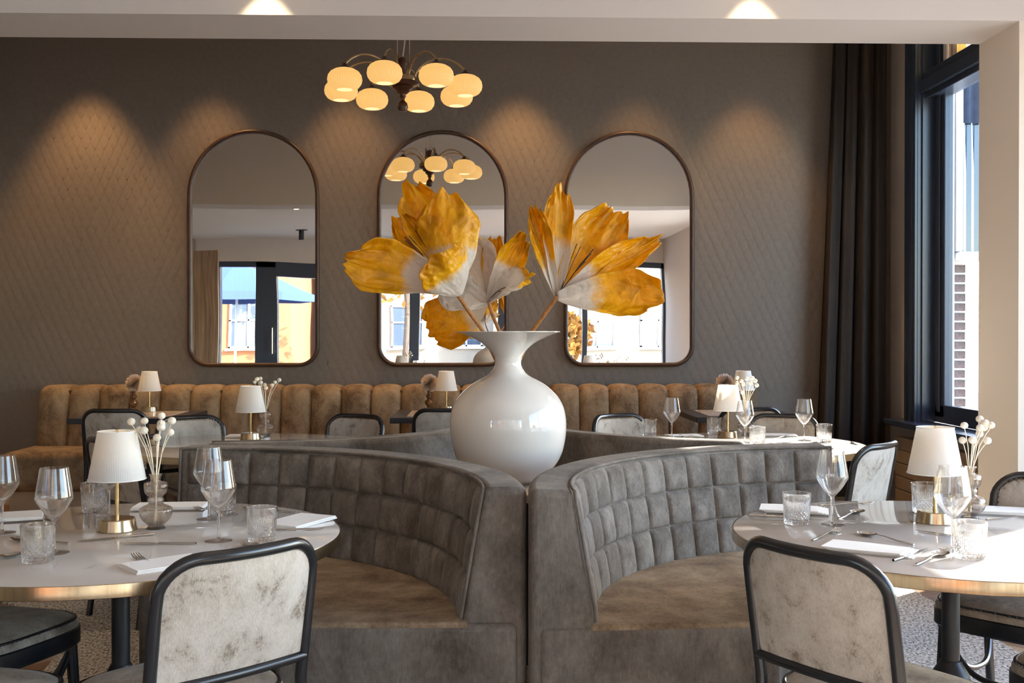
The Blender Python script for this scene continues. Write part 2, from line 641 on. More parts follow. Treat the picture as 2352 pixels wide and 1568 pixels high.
STAIN = [plain('stained_glass_' + n, srgb(*c), 0.1) for n, c in (('amber', (222, 170, 80)), ('cream', (226, 204, 160)), ('brown', (120, 92, 66)))]
for k, mm_ in enumerate(STAIN):
    pp = mm_.node_tree.nodes['Principled BSDF']
    pp.inputs['Transmission Weight'].default_value = 0.9

# ------------------------------------------------------------------ room shell
YB = 8.9
XR = 3.4


def struct(name, mb, m_, parent=None, **kw):
    o = mb.obj(name, m_, parent, smooth=False, **kw)
    if parent is None:
        o['kind'] = 'structure'
    return o


floor = struct('floor', MB().box(-5.5, 3.6, -2.5, 9.1, -0.12, -0.006), M['floor'])
struct('ceiling', MB().box(-5.5, 3.6, -2.5, 5.02, 3.1, 3.3).box(-5.5, 3.6, 5.43, 9.1, 4.05, 4.25), M['ceiling'])
wall_back = struct('wall_back', MB().box(-4.4, 3.6, YB, YB + 0.2, 0, 4.1), M['paper'])
struct('wall_left', MB().box(-4.2, -3.975, 5.43, YB, 0, 4.1).box(-5.5, -5.3, -2.3, 5.02, 0, 3.2), M['taupe'])
struct('wall_right', MB().box(XR, XR + 0.2, 8.5, YB, 0, 4.1).box(XR, XR + 0.2, 5.43, 8.5, 0, 0.64).box(XR, XR + 0.2, 5.43, 6.34, 0.64, 4.1).box(XR, XR + 0.2, 6.34, 8.5, 3.86, 4.1)
       .box(XR, XR + 0.2, -2.3, 0.5, 0, 3.2).box(XR, XR + 0.2, 0.5, 4.78, 0, 0.45).box(XR, XR + 0.2, 0.5, 4.78, 2.8, 3.2).box(XR, XR + 0.2, 4.78, 5.02, 0, 3.2), M['taupe_brightened'])
struct('beam', MB().box(-5.5, 3.6, 5.02, 5.43, 2.815, 4.3), M['paint'])
struct('column', MB().box(2.527, 3.6, 5.02, 5.43, 0, 2.815), M['paint_side'])
struct('column', MB().box(-5.5, -3.975, 5.02, 5.43, 0, 2.815), M['paint_side'])
struct('baseboard_right', MB().box(2.51, 3.4, 5.43, 5.445, 0, 0.09).box(3.385, 3.4, 5.44, 8.9, 0, 0.09).box(2.512, 2.527, 5.02, 5.44, 0, 0.09), M['paint'])

# embossed wallpaper: rows of overlapping scales standing off the wall
mb = MB()
sw, sh = 0.074, 0.083
nrow = int(2.45 / sh)
prof = [(0.0, 1.0), (0.30, 0.78), (0.46, 0.45), (0.5, 0.1), (0.42, -0.25), (0.24, -0.55), (0.0, -0.72)]
for r_ in range(nrow + 1):
    z = 0.92 + r_ * sh
    for c_ in range(int(7.4 / sw) + 1):
        x = -3.98 + c_ * sw + (sw / 2 if r_ % 2 else 0)
        if x > 3.3:
            continue
        out = [(u, v) for u, v in prof] + [(-u, v) for u, v in prof[-2:0:-1]]
        b0 = len(mb.v)
        for u, v in out:
            d = 0.0004 + 0.0022 * (1 - (v + 0.72) / 1.72)
            mb.v.append((x + u * sw * 0.94, YB - d, z + v * sh))
        mb.v.append((x, YB - 0.0042, z - 0.12 * sh))
        n_ = len(out)
        for k in range(n_):
            mb.f.append((b0 + k, b0 + (k + 1) % n_, b0 + n_))
o = mb.obj('embossed_scale', M['paper'], wall_back, smooth=True, angle=60, fix=False)
o['kind'] = 'stuff'

# ------------------------------------------------------------------ windows
w1 = thing('window_1', None, None)
w1['kind'] = 'structure'
fr = MB()
# casing with flutes on the room side (far jamb, sill, head), deep reveal and sash
for k in range(5):
    fr.box(XR - 0.05 - 0.012 * (k % 2), XR, 8.275 + 0.043 * k, 8.312 + 0.043 * k, 0.66, 3.95)
fr.box(XR - 0.03, XR + 0.02, 8.27, 8.487, 0.66, 3.95)
fr.box(XR - 0.06, XR, 6.18, 6.38, 0.66, 3.95)
fr.obj('casing', M['navy'], w1, smooth=False)
MB().box(XR, XR + 0.14, 8.25, 8.36, 0.66, 3.95).box(XR, XR + 0.14, 6.34, 6.42, 0.66, 3.95).box(XR, XR + 0.14, 6.34, 8.3, 3.82, 3.95).obj('reveal_panel', M['navy'], w1, smooth=False)
sash = MB()
sash.box(XR + 0.1, XR + 0.17, 8.09, 8.26, 0.7, 3.9)
sash.box(XR + 0.085, XR + 0.1, 8.15, 8.2, 0.74, 3.86)
sash.box(XR + 0.1, XR + 0.17, 6.4, 6.52, 0.7, 3.9)
sash.box(XR + 0.1, XR + 0.17, 6.4, 8.26, 0.66, 0.8)
sash.obj('sash_frame', M['navy'], w1, smooth=False, bevel=0.008)
MB().box(XR + 0.02, XR + 0.18, 6.38, 8.3, 3.16, 3.24).box(XR + 0.0, XR + 0.18, 6.38, 8.3, 3.24, 3.36).box(XR - 0.02, XR + 0.1, 6.38, 8.3, 3.2, 3.3).obj('transom_bar', M['navy'], w1, smooth=False, bevel=0.006)
MB().box(XR - 0.16, XR + 0.1, 6.2, 8.66, 0.615, 0.66).obj('window_sill', M['navy'], w1, smooth=False, bevel=0.006)
for y0, y1 in ((6.52, 8.09),):
    MB().box(XR + 0.135, XR + 0.14, y0, y1, 0.8, 3.16).obj('window_pane', M['pane'], w1, smooth=False)
MB().box(XR + 0.09, XR + 0.13, 8.04, 8.09, 3.36, 3.84).box(XR + 0.09, XR + 0.13, 6.52, 8.09, 3.36, 3.40).box(XR + 0.09, XR + 0.13, 6.52, 6.56, 3.36, 3.84).obj('transom_frame', M['paint_side'], w1, smooth=False)
k = 0
for y in [6.56 + 0.148 * i for i in range(10)]:
    MB().box(XR + 0.105, XR + 0.112, y + 0.004, y + 0.144, 3.40, 3.6 if k % 3 else 3.66).obj('stained_glass_pane', STAIN[(k * 2 + 2) % 3], w1, smooth=False)
    MB().box(XR + 0.105, XR + 0.112, y + 0.004, y + 0.144, 3.608 if k % 3 else 3.668, 3.84).obj('stained_glass_pane', STAIN[(k + 1) % 3], w1, smooth=False)
    k += 1

w2 = thing('window_2', None, None)
w2['kind'] = 'structure'
MB().box(XR - 0.03, XR + 0.1, 0.5, 0.6, 0.45, 2.8).box(XR - 0.03, XR + 0.1, 2.6, 2.68, 0.45, 2.8).box(XR - 0.03, XR + 0.1, 4.74, 4.79, 0.45, 2.8).box(XR, XR + 0.1, 0.5, 4.78, 2.75, 2.81).box(XR, XR + 0.1, 0.5, 4.78, 0.45, 0.52).obj('sash_frame', M['navy'], w2, smooth=False)
for y0, y1 in ((0.6, 2.6), (2.68, 4.74)):
    MB().box(XR + 0.05, XR + 0.055, y0, y1, 0.52, 2.75).obj('window_pane', M['pane'], w2, smooth=False)

# glazed street front behind the camera (seen in the mirrors)
struct('wall_front', MB().box(-5.5, 3.6, -2.5, -2.3, 2.66, 3.2).box(-5.5, -4.95, -2.5, -2.3, 0, 2.66).box(-5.5, 3.6, -2.5, -2.3, 0, 0.12), M['paint'])
w3 = thing('window_3', None, None)
w3['kind'] = 'structure'
for x0, x1 in ((-4.95, -4.85), (-4.22, -3.82), (-2.72, -2.55), (-1.36, -1.17), (0.28, 0.44), (1.85, 1.95), (3.35, 3.55)):
    MB().box(x0, x1, -2.46, -2.3, 0.12, 2.66).obj('window_post', M['navy'], w3, smooth=False, bevel=0.01)
MB().box(-5.0, 3.6, -2.46, -2.3, 2.56, 2.66).box(-3.82, -2.72, -2.46, -2.3, 2.4, 2.56).box(-5.0, 3.6, -2.46, -2.3, 0.12, 0.25).obj('window_rail', M['navy'], w3, smooth=False)
for x0, x1 in ((-4.85, -4.22), (-3.82, -2.72), (-2.55, -1.36), (-1.17, 0.28), (0.44, 1.85), (1.95, 3.35)):
    MB().box(x0, x1, -2.4, -2.395, 0.25, 2.4 if x0 == -3.82 else 2.56).obj('window_pane', M['pane'], w3, smooth=False)
MB().tube([(-3.9, -2.22, 0.95), (-3.9, -2.22, 1.45)], 0.014).obj('door_handle', M['steel'], w3)

# ------------------------------------------------------------------ outside
g = MB().box(-60, 60, -80, 60, -0.4, -0.16).obj('street_pavement', M['pave'], smooth=False)
g['kind'] = 'structure'


def facade(name, label, x0, x1, y, h, wm, nx, nz, depth=6.0, dirn=-1, balcony=False):
    """Town house across the street: wall, roof, and each window with its frame bars and pane."""
    o = thing(name, label, 'building', ((x0 + x1) / 2, y, -0.16))
    w = (x1 - x0) / 2
    ya, yb = (0, dirn * depth) if dirn > 0 else (dirn * depth, 0)
    MB().box(-w, w, ya, yb, 0, h).obj('facade', wm, o, smooth=False)
    MB().prism([(ya - 0.3, h), (yb + 0.3, h), ((ya + yb) / 2, h + 2.2)], -w - 0.2, w + 0.2, Matrix(((0, 0, 1, 0), (1, 0, 0, 0), (0, 1, 0, 0), (0, 0, 0, 1)))).obj('roof', M['greyroof'], o, smooth=False)
    f = -dirn
    fr = pn = None
    for i in range(nx):
        for j in range(nz):
            cx = -w + (i + 0.5) * 2 * w / nx
            cz = 1.0 + j * 2.9
            if fr is None:
                a = MB()
                for bx in (-0.6, -0.03, 0.54):
                    a.box(bx, bx + 0.06, -0.03, 0.06, 0, 1.6)
                for bz in (0, 0.95, 1.54):
                    a.box(-0.6, 0.6, -0.03, 0.06, bz, bz + 0.06)
                a.box(-0.7, 0.7, -0.06, 0.12, -0.08, 0)
                fr = a.obj('window_frame', M['whitewood'], o, smooth=False)
                pn = MB().box(-0.57, 0.57, 0.0, 0.02, 0.03, 1.57).obj('window_pane', M['winglass'], fr, smooth=False)
                q = fr
            else:
                q = fr.copy()
                COL.objects.link(q)
                q2 = pn.copy()
                COL.objects.link(q2)
                q2.parent = q
            q.location = (cx, 0.02 * f, cz)
            if balcony and j > 0:
                bb = MB().box(cx - 1.1, cx + 1.1, 0, 0.9 * f, cz - 0.25, cz - 0.12)
                for t_ in range(12):
                    bx = cx - 1.08 + t_ * 0.194
                    bb.box(bx, bx + 0.03, 0.86 * f, 0.9 * f, cz - 0.12, cz + 0.75)
                bb.box(cx - 1.1, cx + 1.1, 0.84 * f, 0.92 * f, cz + 0.72, cz + 0.8)
                bb.obj('balcony', M['whitewood'], o, smooth=False)
    return o


facade('apartment_building', 'orange brick apartment building with white balconies seen in the leftmost mirror', -14.0, -6.2, -17, 9.5, M['orange'], 3, 3, balcony=True)
facade('town_house', 'cream rendered house across the street seen in the middle mirror', -5.8, 0.4, -21, 8.5, M['cream'], 3, 3)
facade('town_house', 'pale house with tall white windows seen in the rightmost mirror', 0.9, 9.0, -19, 8.8, M['cream'], 4, 3)
facade('town_house', 'white house across the side street beyond the right window', 30.0, 40.0, 46, 7.0, M['cream'], 4, 2, dirn=1)

o = thing('parasol', 'blue terrace parasol outside seen in the leftmost mirror', 'parasol', (-5.4, -6.0, -0.16))
cnp = MB()
cnp.lathe([(0, 3.05), (0.75, 2.78), (1.7, 2.40), (1.7, 2.24), (1.68, 2.24), (1.66, 2.38), (0.7, 2.74), (0, 3.0)], 8)
cnp.obj('canopy', M['parasol'], o, smooth=False)
MB().tube([(0, 0, 0.0), (0, 0, 3.0)], 0.025).obj('pole', M['whitewood'], o)
MB().box(-0.35, 0.35, -0.35, 0.35, 0, 0.06).obj('base', M['iron'], o, smooth=False)

for i, (x, y, h) in enumerate(((-9.0, -12.5, 4.6), (-2.2, -13, 5.4), (2.4, -12, 2.2))):
    o = thing('street_tree', ('autumn tree before the orange apartment building', 'autumn tree before the cream house across the street', 'low yellow shrub before the pale house')[i], 'tree', (x, y, -0.16))
    MB().tube([(0, 0, 0), (0.05, 0, h * 0.4), (0, 0.05, h * 0.75)], [0.1, 0.08, 0.04], 8).obj('trunk', M['bark'], o)
    lf = MB()
    rr = random.Random(i)
    for k in range(420):
        a, b_ = rr.uniform(0, 2 * PI), math.acos(rr.uniform(-1, 1))
        q = rr.uniform(0.5, 1) * h * 0.3
        c = Vector((q * math.sin(b_) * math.cos(a), q * math.sin(b_) * math.sin(a), h * 0.68 + q * math.cos(b_)))
        e1 = Vector((rr.uniform(-1, 1), rr.uniform(-1, 1), rr.uniform(-1, 1))).normalized() * 0.14
        e2 = e1.orthogonal().normalized() * 0.09
        lf.add([c - e1, c - e2, c + e1, c + e2], [(0, 1, 2, 3)])
    f_ = lf.obj('foliage', M['leaf'], o, smooth=False, fix=False)
    f_['kind'] = 'stuff'

# the neighbouring bay just outside the right window
o = thing('pilaster', 'white painted pilaster just outside the navy window', 'pilaster', (3.96, 9.22, -0.16))
MB().box(-0.07, 0.07, -0.12, 0.3, 0, 4.6).obj('shaft', M['whitewood'], o, smooth=False, bevel=0.01)
MB().box(-0.05, -0.02, -0.13, -0.12, 0.3, 4.4).obj('fillet', M['whitewood'], o, smooth=False)

o = thing('brick_pier', 'narrow pier of dark bricks with pale joints outside the navy window', 'pier', (4.035, 9.15, -0.16))
MB().box(-0.001, 0.11, 0.004, 0.2, 0, 2.14).obj('mortar', M['mortar'], o, smooth=False)
bme = MB().box(-0.004, 0.106, -0.012, 0.06, 0, 0.064).mesh('brick', M['brick'], smooth=False)
for k in range(25):
    b_ = link('brick', bme, o, loc=(random.uniform(-0.002, 0.002), random.uniform(-0.003, 0.003), 0.06 + k * 0.082), bevel=0.004)

o = thing('side_window', 'white framed bay window with blue awning cloth and white bars outside', 'window', (4.03, 9.1, -0.16))
fr = MB()
fr.box(0.005, 0.05, -0.06, 0.14, 2.2, 3.95).box(0.005, 1.4, -0.06, 0.14, 3.8, 4.05).box(1.35, 1.4, -0.06, 0.14, 2.2, 3.95).box(0.005, 1.4, -0.08, 0.14, 2.13, 2.2)
fr.obj('frame', M['whitewood'], o, smooth=False, bevel=0.02)
MB().box(0.03, 1.37, 0.05, 0.06, 2.2, 3.8).obj('window_pane', M['winglass'], o, smooth=False)
MB().grid(lambda u, v: (0.05 + u * 1.3, 0.02 + 0.015 * math.sin(u * 90), 3.3 + v * 0.5), 90, 2).obj('awning_cloth', M['awning'], o)
bme = MB()
bme.tube([(0, 0, 2.16), (0, 0, 2.9), (0, 0.02, 3.3)], [0.012, 0.010, 0.004], 8)
bme.lathe([(0, 2.12), (0.016, 2.14), (0.016, 2.2), (0, 2.22)], 8)
bm_ = bme.mesh('bar', M['whitewood'])
for k in range(20):
    link('bar', bm_, o, loc=(0.075 + k * 0.066, -0.02, 0))
o = thing('street_bench_wall', 'pale low wall and kerb outside below the navy window', 'wall', (7.2, 12.5, -0.16))
MB().box(-2.5, 2.5, -0.1, 0.1, 0, 0.75).obj('panel', M['whitewood'], o, smooth=False)
MB().box(-2.55, 2.55, -0.14, 0.14, 0.75, 0.82).obj('coping', M['mortar'], o, smooth=False)

# ------------------------------------------------------------------ floor: planks and rug
def rug_edge(y):
    """left edge of the rug: sweeps around a disc of bare boards"""
    d = 1.55 ** 2 - (y - 4.15) ** 2
    return -3.28 + math.sqrt(d) if d > 0.09 else -2.98


pts = [(2.24, 1.2), (2.24, 7.35)]
ys = [7.35 - k * 0.11 for k in range(57)]
pts += [(rug_edge(y), y) for y in ys]
rug = MB().prism(pts, 0.001, 0.011).obj('rug', M['rug'], None, smooth=False)
tag(rug, 'large speckled grey and beige loop rug under the round tables', 'rug')

pl, pw = 0.5, 0.1
mesh_a = MB().box(-pl / 2 + 0.002, pl / 2 - 0.002, -pw / 2 + 0.002, pw / 2 - 0.002, -0.006, 0.0).mesh('plank', M['plank'], smooth=False)


def bare(x, y):
    if x > 2.3 or 2.1 < x < 3.35:
        return 4.3 < y < 6.8 and x < 3.3
    return x < rug_edge(y) + 0.1 and 4.1 < y < 5.75 and x > -2.7


cnt = 0
rest = MB()
nn = 5                                   # plank length in widths
q45 = math.sqrt(0.5)
for m_ in range(-14, 15):
    for k in range(-90, 140):
        for vert in (0, 1):
            if vert:
                u, v = k + nn + 2 * nn * m_ + 0.5, k - nn + 1 + nn / 2
            else:
                u, v = k + 2 * nn * m_ + nn / 2, k + 0.5
            u, v = u * 0.1, v * 0.1
            x, y = (u - v) * q45 + 0.3, (u + v) * q45 + 4.0
            if bare(x, y) and cnt < 300:
                link('plank', mesh_a, floor, loc=(x, y, random.uniform(-0.0008, 0.0)), rz=R(135 if vert else 45))
                cnt += 1
            elif (-5.0 < x < 3.1 and -2.0 < y < 8.5) and not (-2.7 < x < 1.8 and 1.7 < y < 6.9):
                rest.box(-pl / 2 + 0.002, pl / 2 - 0.002, -pw / 2 + 0.002, pw / 2 - 0.002, -0.0065, -0.0012, Matrix.Translation((x, y, 0)) @ Matrix.Rotation(R(135 if vert else 45), 4, 'Z'))
rest.obj('plank_field', M['plank'], floor, smooth=False, fix=False)['kind'] = 'stuff'

# ------------------------------------------------------------------ radiator cover under the window
o = thing('radiator_cover', 'beige panelled radiator cover under the navy window', 'radiator', (XR - 0.09, 7.6, 0))
for k in range(5):
    MB().box(-0.012, 0.06, -0.93, 0.93, 0.012 + k * 0.104, 0.108 + k * 0.104).obj('slat', M['plinth'], o, smooth=False, bevel=0.004)
MB().box(0.0, 0.088, -0.92, 0.92, 0.01, 0.52).obj('body', M['taupe'], o, smooth=False)

# ------------------------------------------------------------------ curtain
o = thing('curtain', 'dark brown velvet curtain hanging in heavy folds beside the navy window', 'curtain', (0, 0, 0))


def fold(u, v):
    # v: 0 floor .. 1 top
    xl = 2.69 + 0.155 * v
    x = xl + (3.28 - xl) * u
    ph = u * 2 * PI * 4.2 + 0.8
    d = 0.04 * math.sin(ph) + 0.014 * math.sin(ph * 2.3 + 1.3 + v * 1.5)
    y = 8.71 - 0.05 * u + d * (0.75 + 0.35 * (1 - v))
    return (x + 0.02 * math.sin(ph + 1.0), y, 0.02 + v * 3.85)


MB().grid(fold, 130, 14).obj('drape', M['curtain'], o, angle=80)
MB().tube([(2.6, 8.62, 3.9), (3.39, 8.56, 3.9)], 0.014).obj('curtain_rail', M['iron'], o)

# ------------------------------------------------------------------ mirrors
def arch(hw, r, z0, z1, n=26):
    """closed outline, bottom corner radius r, semicircular head"""
    p = []
    zc = z1 - hw
    for k in range(9):
        a = PI + (PI / 2) * k / 8
        p.append((-hw + r + r * math.cos(a), z0 + r + r * math.sin(a)))
    for k in range(9):
        a = 1.5 * PI + (PI / 2) * k / 8
        p.append((hw - r + r * math.cos(a), z0 + r + r * math.sin(a)))
    for k in range(n + 1):
        a = PI * k / n
        p.append((hw * math.cos(a), zc + hw * math.sin(a)))
    return p


names = ('leftmost arched mirror in a bronze frame showing the orange building', 'middle arched mirror in a bronze frame behind the paper flowers showing the chandelier', 'rightmost arched mirror in a bronze frame nearest the curtain')
for i, (x, hw) in enumerate(((-1.874, 0.535), (-0.329, 0.5375), (1.207, 0.5385))):
    o = thing('arched_mirror', names[i], 'mirror', (x, YB, 0), 0, 'arched mirrors on the wallpapered wall')
    pa = arch(hw - 0.016, 0.15, 1.088, 2.996)
    fr_ = MB()
    fr_.tube([(a, -0.032, b) for a, b in pa], 0.017, 10, closed=True)
    fr_.tube([(a * 0.995, -0.014, b) for a, b in arch(hw - 0.013, 0.15, 1.085, 2.999)], 0.012, 8, closed=True)
    fr_.obj('mirror_frame', M['bronze'], o)
    mp_ = arch(hw - 0.024, 0.14, 1.096, 2.988)
    pm = MB()
    n_ = len(mp_)
    pm.v = [(a, -0.02, b) for a, b in mp_]
    pm.f = [tuple(range(n_))]
    g_ = pm.obj('mirror_glass', M['mirror'], o, smooth=False, fix=False)
    bk = MB()
    bk.v = [(a, -0.006, b) for a, b in mp_] + [(a, -0.016, b) for a, b in mp_]
    bk.f = [tuple(range(n_))] + [(k, (k + 1) % n_, n_ + (k + 1) % n_, n_ + k) for k in range(n_)]
    bk.obj('backing', M['iron'], o, smooth=False)

# ------------------------------------------------------------------ chandelier
o = thing('chandelier', 'brass chandelier with eight ribbed opal glass globes on curved arms', 'chandelier', (-0.525, 7.09, -0.02))
MB().lathe([(0, 2.815), (0.026, 2.822), (0.036, 2.845), (0.03, 2.872), (0.014, 2.888), (0.014, 2.905), (0.02, 2.912), (0.022, 2.93), (0.035, 2.938), (0.045, 2.95), (0.043, 2.957), (0.062, 2.966), (0.07, 2.974), (0.066, 2.982), (0.1, 2.992), (0.108, 3.002), (0.1, 3.012), (0.0, 3.012)], 32).obj('turned_hub', M['darkwood'], o)
MB().lathe([(0, 3.01), (0.098, 3.012), (0.1, 3.03), (0.094, 3.042), (0.0, 3.046)], 32).obj('hub_ring', M['brass'], o)
MB().lathe([(0, 3.04), (0.024, 3.045), (0.018, 3.08), (0.02, 3.1), (0.03, 3.115), (0.034, 3.14), (0.026, 3.165), (0.012, 3.175), (0, 3.176)], 20).obj('turned_finial', M['darkwood'], o)
for dx in (-0.035, 0.045):
    MB().tube([(dx, 0, 3.03), (dx, 0, 3.19)], 0.006, 8).obj('suspension_rod', M['brass'], o)
    MB().tube([(dx, 0, 3.18), (dx, 0, 4.07)], 0.0022, 6).obj('suspension_wire', M['cord'], o)
MB().tube([(0, 0, 3.17), (0.012, 0, 3.26), (0.03, 0.0, 3.5), (0.02, 0, 4.07)], 0.005, 6).obj('power_cord', M['cord'], o)
MB().lathe([(0, 4.069), (0.07, 4.069), (0.07, 4.05), (0, 4.048)], 24).obj('ceiling_rose', M['brass'], o)
nf = 44
gl_mod = lambda a, r, z: 1 + 0.026 * math.cos(nf * a) * (1 if r > 0.05 else 0)
gp = [(0.05, -0.066), (0.068, -0.062), (0.088, -0.05), (0.103, -0.028), (0.108, -0.004), (0.103, 0.024), (0.088, 0.046), (0.062, 0.062), (0.035, 0.07)]
globe_me = MB().lathe(gp, nf * 4, None, gl_mod).mesh('glass_globe', M['globe'], angle=70)
hot_me = MB().lathe([(0, -0.063), (0.052, -0.0655), (0.054, -0.061), (0, -0.058)], 28).mesh('lit_opening', M['globe_hot'])
cap_me = MB().lathe([(0.0, 0.1), (0.012, 0.1), (0.016, 0.088), (0.036, 0.074), (0.04, 0.066), (0, 0.066)], 20).mesh('fitter_cap', M['bronze'])
arm_pts = []
for k in range(17):
    t_ = k / 16
    c_ = [(0.075, 3.03), (0.13, 3.19), (0.33, 3.185), (0.42, 3.066)]
    w_ = ((1 - t_) ** 3, 3 * t_ * (1 - t_) ** 2, 3 * t_ * t_ * (1 - t_), t_ ** 3)
    arm_pts.append((sum(a * b[0] for a, b in zip(w_, c_)), 0, sum(a * b[1] for a, b in zip(w_, c_))))
arm_me = MB().tube(arm_pts, [0.0065] * 13 + [0.008] * 4, 10).mesh('curved_arm', M['brass'])
for k in range(8):
    a = R(-90 - 11 + 45 * k)
    ar = link('curved_arm', arm_me, o, rz=a)
    cp_ = link('fitter_cap', cap_me, ar, loc=(0.42, 0, 2.972))
    g1 = link('glass_globe', globe_me, ar, loc=(0.42, 0, 2.972))
    g1['label'] = 'lit ribbed opal glass globe'
    link('lit_opening', hot_me, ar, loc=(0.42, 0, 2.972))

# ceiling downlights of the front room
for i, (x, y) in enumerate(((-2.6, 2.6), (-0.2, 3.0), (1.9, 2.8), (-2.4, 0.2), (0.6, 0.4), (-1.0, 4.895), (1.26, 4.895))):
    o = thing('downlight', 'small round recessed downlight in the white ceiling', 'downlight', (x, y, 3.1), 0, 'recessed ceiling downlights')
    MB().lathe([(0.034, -0.001), (0.036, -0.006), (0.048, -0.005), (0.05, -0.0005)], 24).obj('trim_ring', M['whitewood'], o)
    MB().lathe([(0, -0.003), (0.034, -0.003)], 24).obj('lit_disc', M['spotdisc'], o, fix=False)
for i, (x, y) in enumerate(((-3.05, -0.6), (-0.9, -0.9))):
    o = thing('spotlight', ('black ceiling spotlight seen in the leftmost mirror', 'black ceiling spotlight near the street window')[i], 'spotlight', (x, y, 3.1))
    MB().lathe([(0, -0.0), (0.09, 0.0), (0.09, -0.012), (0, -0.012)], 24).obj('ceiling_plate', M['iron'], o)
    MB().lathe([(0, -0.01), (0.04, -0.01), (0.04, -0.17), (0.034, -0.17), (0.034, -0.15), (0, -0.15)], 20).obj('barrel', M['iron'], o)

# oak panel in the front room (left mirror)
o = thing('oak_panel', 'tall oak veneer panel reflected in the leftmost mirror', 'panel', (-4.75, -0.55, 0))
for k in range(3):
    MB().box(-0.3 + k * 0.2, -0.102 + k * 0.2, -0.05, 0.05, 0.0, 2.74).obj('panel_board', M['veneer'], o, smooth=False, bevel=0.004)

# ------------------------------------------------------------------ wall banquette
o = thing('wall_banquette', 'long gold brown velvet wall bench with vertical channel back', 'bench', (-3.49, 0, 0))
NCH, cw = 24, 0.2368


def chan(u, v):
    path = [(8.50, 0.44), (8.525, 0.6), (8.55, 0.78), (8.565, 0.85), (8.59, 0.892), (8.64, 0.91), (8.72, 0.908), (8.86, 0.903)]
    f = v * (len(path) - 1)
    i = min(int(f), len(path) - 2)
    a = Vector(path[i]).lerp(Vector(path[i + 1]), f - i)
    tg = (Vector(path[i + 1]) - Vector(path[i])).normalized()
    nrm = Vector((-tg.y, tg.x))
    w = 2 * u - 1
    b = 0.042 * (1 - abs(w) ** 2.6) ** 0.5 - 0.012
    q = a + nrm * b
    return (cw * (0.003 + 0.994 * u), q.x, q.y)


ch_me = MB().grid(chan, 16, 21).mesh('channel', M['bench'], angle=80)
for k in range(NCH):
    c_ = link('channel', ch_me, o, loc=(k * cw, 0, 0))
MB().box(0.004, NCH * cw - 0.004, 8.585, 8.885, 0.2, 0.895).obj('backrest_core', M['bench'], o, smooth=False)
MB().box(-0.06, NCH * cw + 0.04, 8.0, 8.62, 0.175, 0.468).obj('seat', M['bench'], o, bevel=0.055, seg=4)
MB().box(-0.02, NCH * cw, 8.08, 8.85, 0.0, 0.18).obj('plinth', M['plinth'], o, smooth=False)

# ------------------------------------------------------------------ clover of four curved sofas
RO, RT, RB = 1.325, 1.190, 1.122
TH0, TH1 = R(0), R(93)


def sweep(prof, t0, t1, n):
    mb = MB()
    m_ = len(prof)
    for i in range(n + 1):
        a = t0 + (t1 - t0) * i / n
        for r_, z in prof:
            mb.v.append((r_ * math.cos(a), r_ * math.sin(a), z))
    for i in range(n):
        for k in range(m_):
            k2 = (k + 1) % m_
            mb.f.append((i * m_ + k, i * m_ + k2, (i + 1) * m_ + k2, (i + 1) * m_ + k))
    mb.f.append(tuple(range(m_)))
    mb.f.append(tuple(range((n + 1) * m_ - 1, n * m_ - 1, -1)))
    return mb


shell_me = sweep([(RO, 0.02), (RO, 0.872), (RT, 0.868), (RB, 0.45), (RB, 0.02)], TH0, TH1, 44).mesh('back_shell', M['sofa'], angle=30)
shell_s = sweep([(RO, 0.02), (RO, 0.872), (RT, 0.868), (RB, 0.45), (RB, 0.02)], TH0, R(76), 40).mesh('back_shell', M['sofa'], angle=30)
base_s = sweep([(RO - 0.03, 0.03), (RO - 0.03, 0.455), (RB - 0.06, 0.455), (0.555, 0.455), (0.55, 0.03)], TH0, R(76.5), 40).mesh('seat_base', M['sofa_seat'], angle=30)
base_me = sweep([(RO - 0.03, 0.03), (RO - 0.03, 0.455), (RB - 0.06, 0.455), (0.555, 0.455), (0.55, 0.03)], TH0 - R(1.3), TH1 + R(0.6), 44).mesh('seat_base', M['sofa'], angle=30)
seat_me = sweep([(RB + 0.02, 0.44), (RB + 0.02, 0.4625), (0.562, 0.4625), (0.562, 0.44)], TH0 - R(1.15), TH1 + R(0.45), 44).mesh('seat_cushion', M['sofa_seat'], angle=30)
NC = 14
c0, c1 = TH0 + R(1.6), TH1 - R(1.6)
dth = (c1 - c0) / NC
zs = [(0.852, 0.722), (0.722, 0.592), (0.592, 0.452)]
pad_me = []
for za, zb in zs:
    def padf(u, v):
        z = zb + (za - zb) * v
        rl = RB + (RT - RB) * (z - 0.45) / (0.868 - 0.45)
        uu, vv = 2 * u - 1, 2 * v - 1
        b = 0.021 * ((1 - abs(uu) ** 4) * (1 - abs(vv) ** 4)) ** 0.5 - 0.002
        a = dth * u
        r_ = rl - b
        return (r_ * math.cos(a), r_ * math.sin(a), z + 0.012 * b / 0.028 * (-0.3))
    pad_me.append(MB().grid(padf, 16, 16).mesh('tufted_pad', M['sofa_pad'], angle=80))
pip = MB()
pip.tube([(RT * math.cos(TH0 + (TH1 - TH0) * k / 40), RT * math.sin(TH0 + (TH1 - TH0) * k / 40), 0.866) for k in range(41)], 0.0055, 8)
for th in (TH0 + R(0.15), TH1 - R(0.15)):
    pip.tube([((RT + (RB - RT) * k / 8) * math.cos(th), (RT + (RB - RT) * k / 8) * math.sin(th), 0.866 + (0.47 - 0.866) * k / 8) for k in range(9)], 0.0055, 8)
pip_me = pip.mesh('piping', M['sofa'])
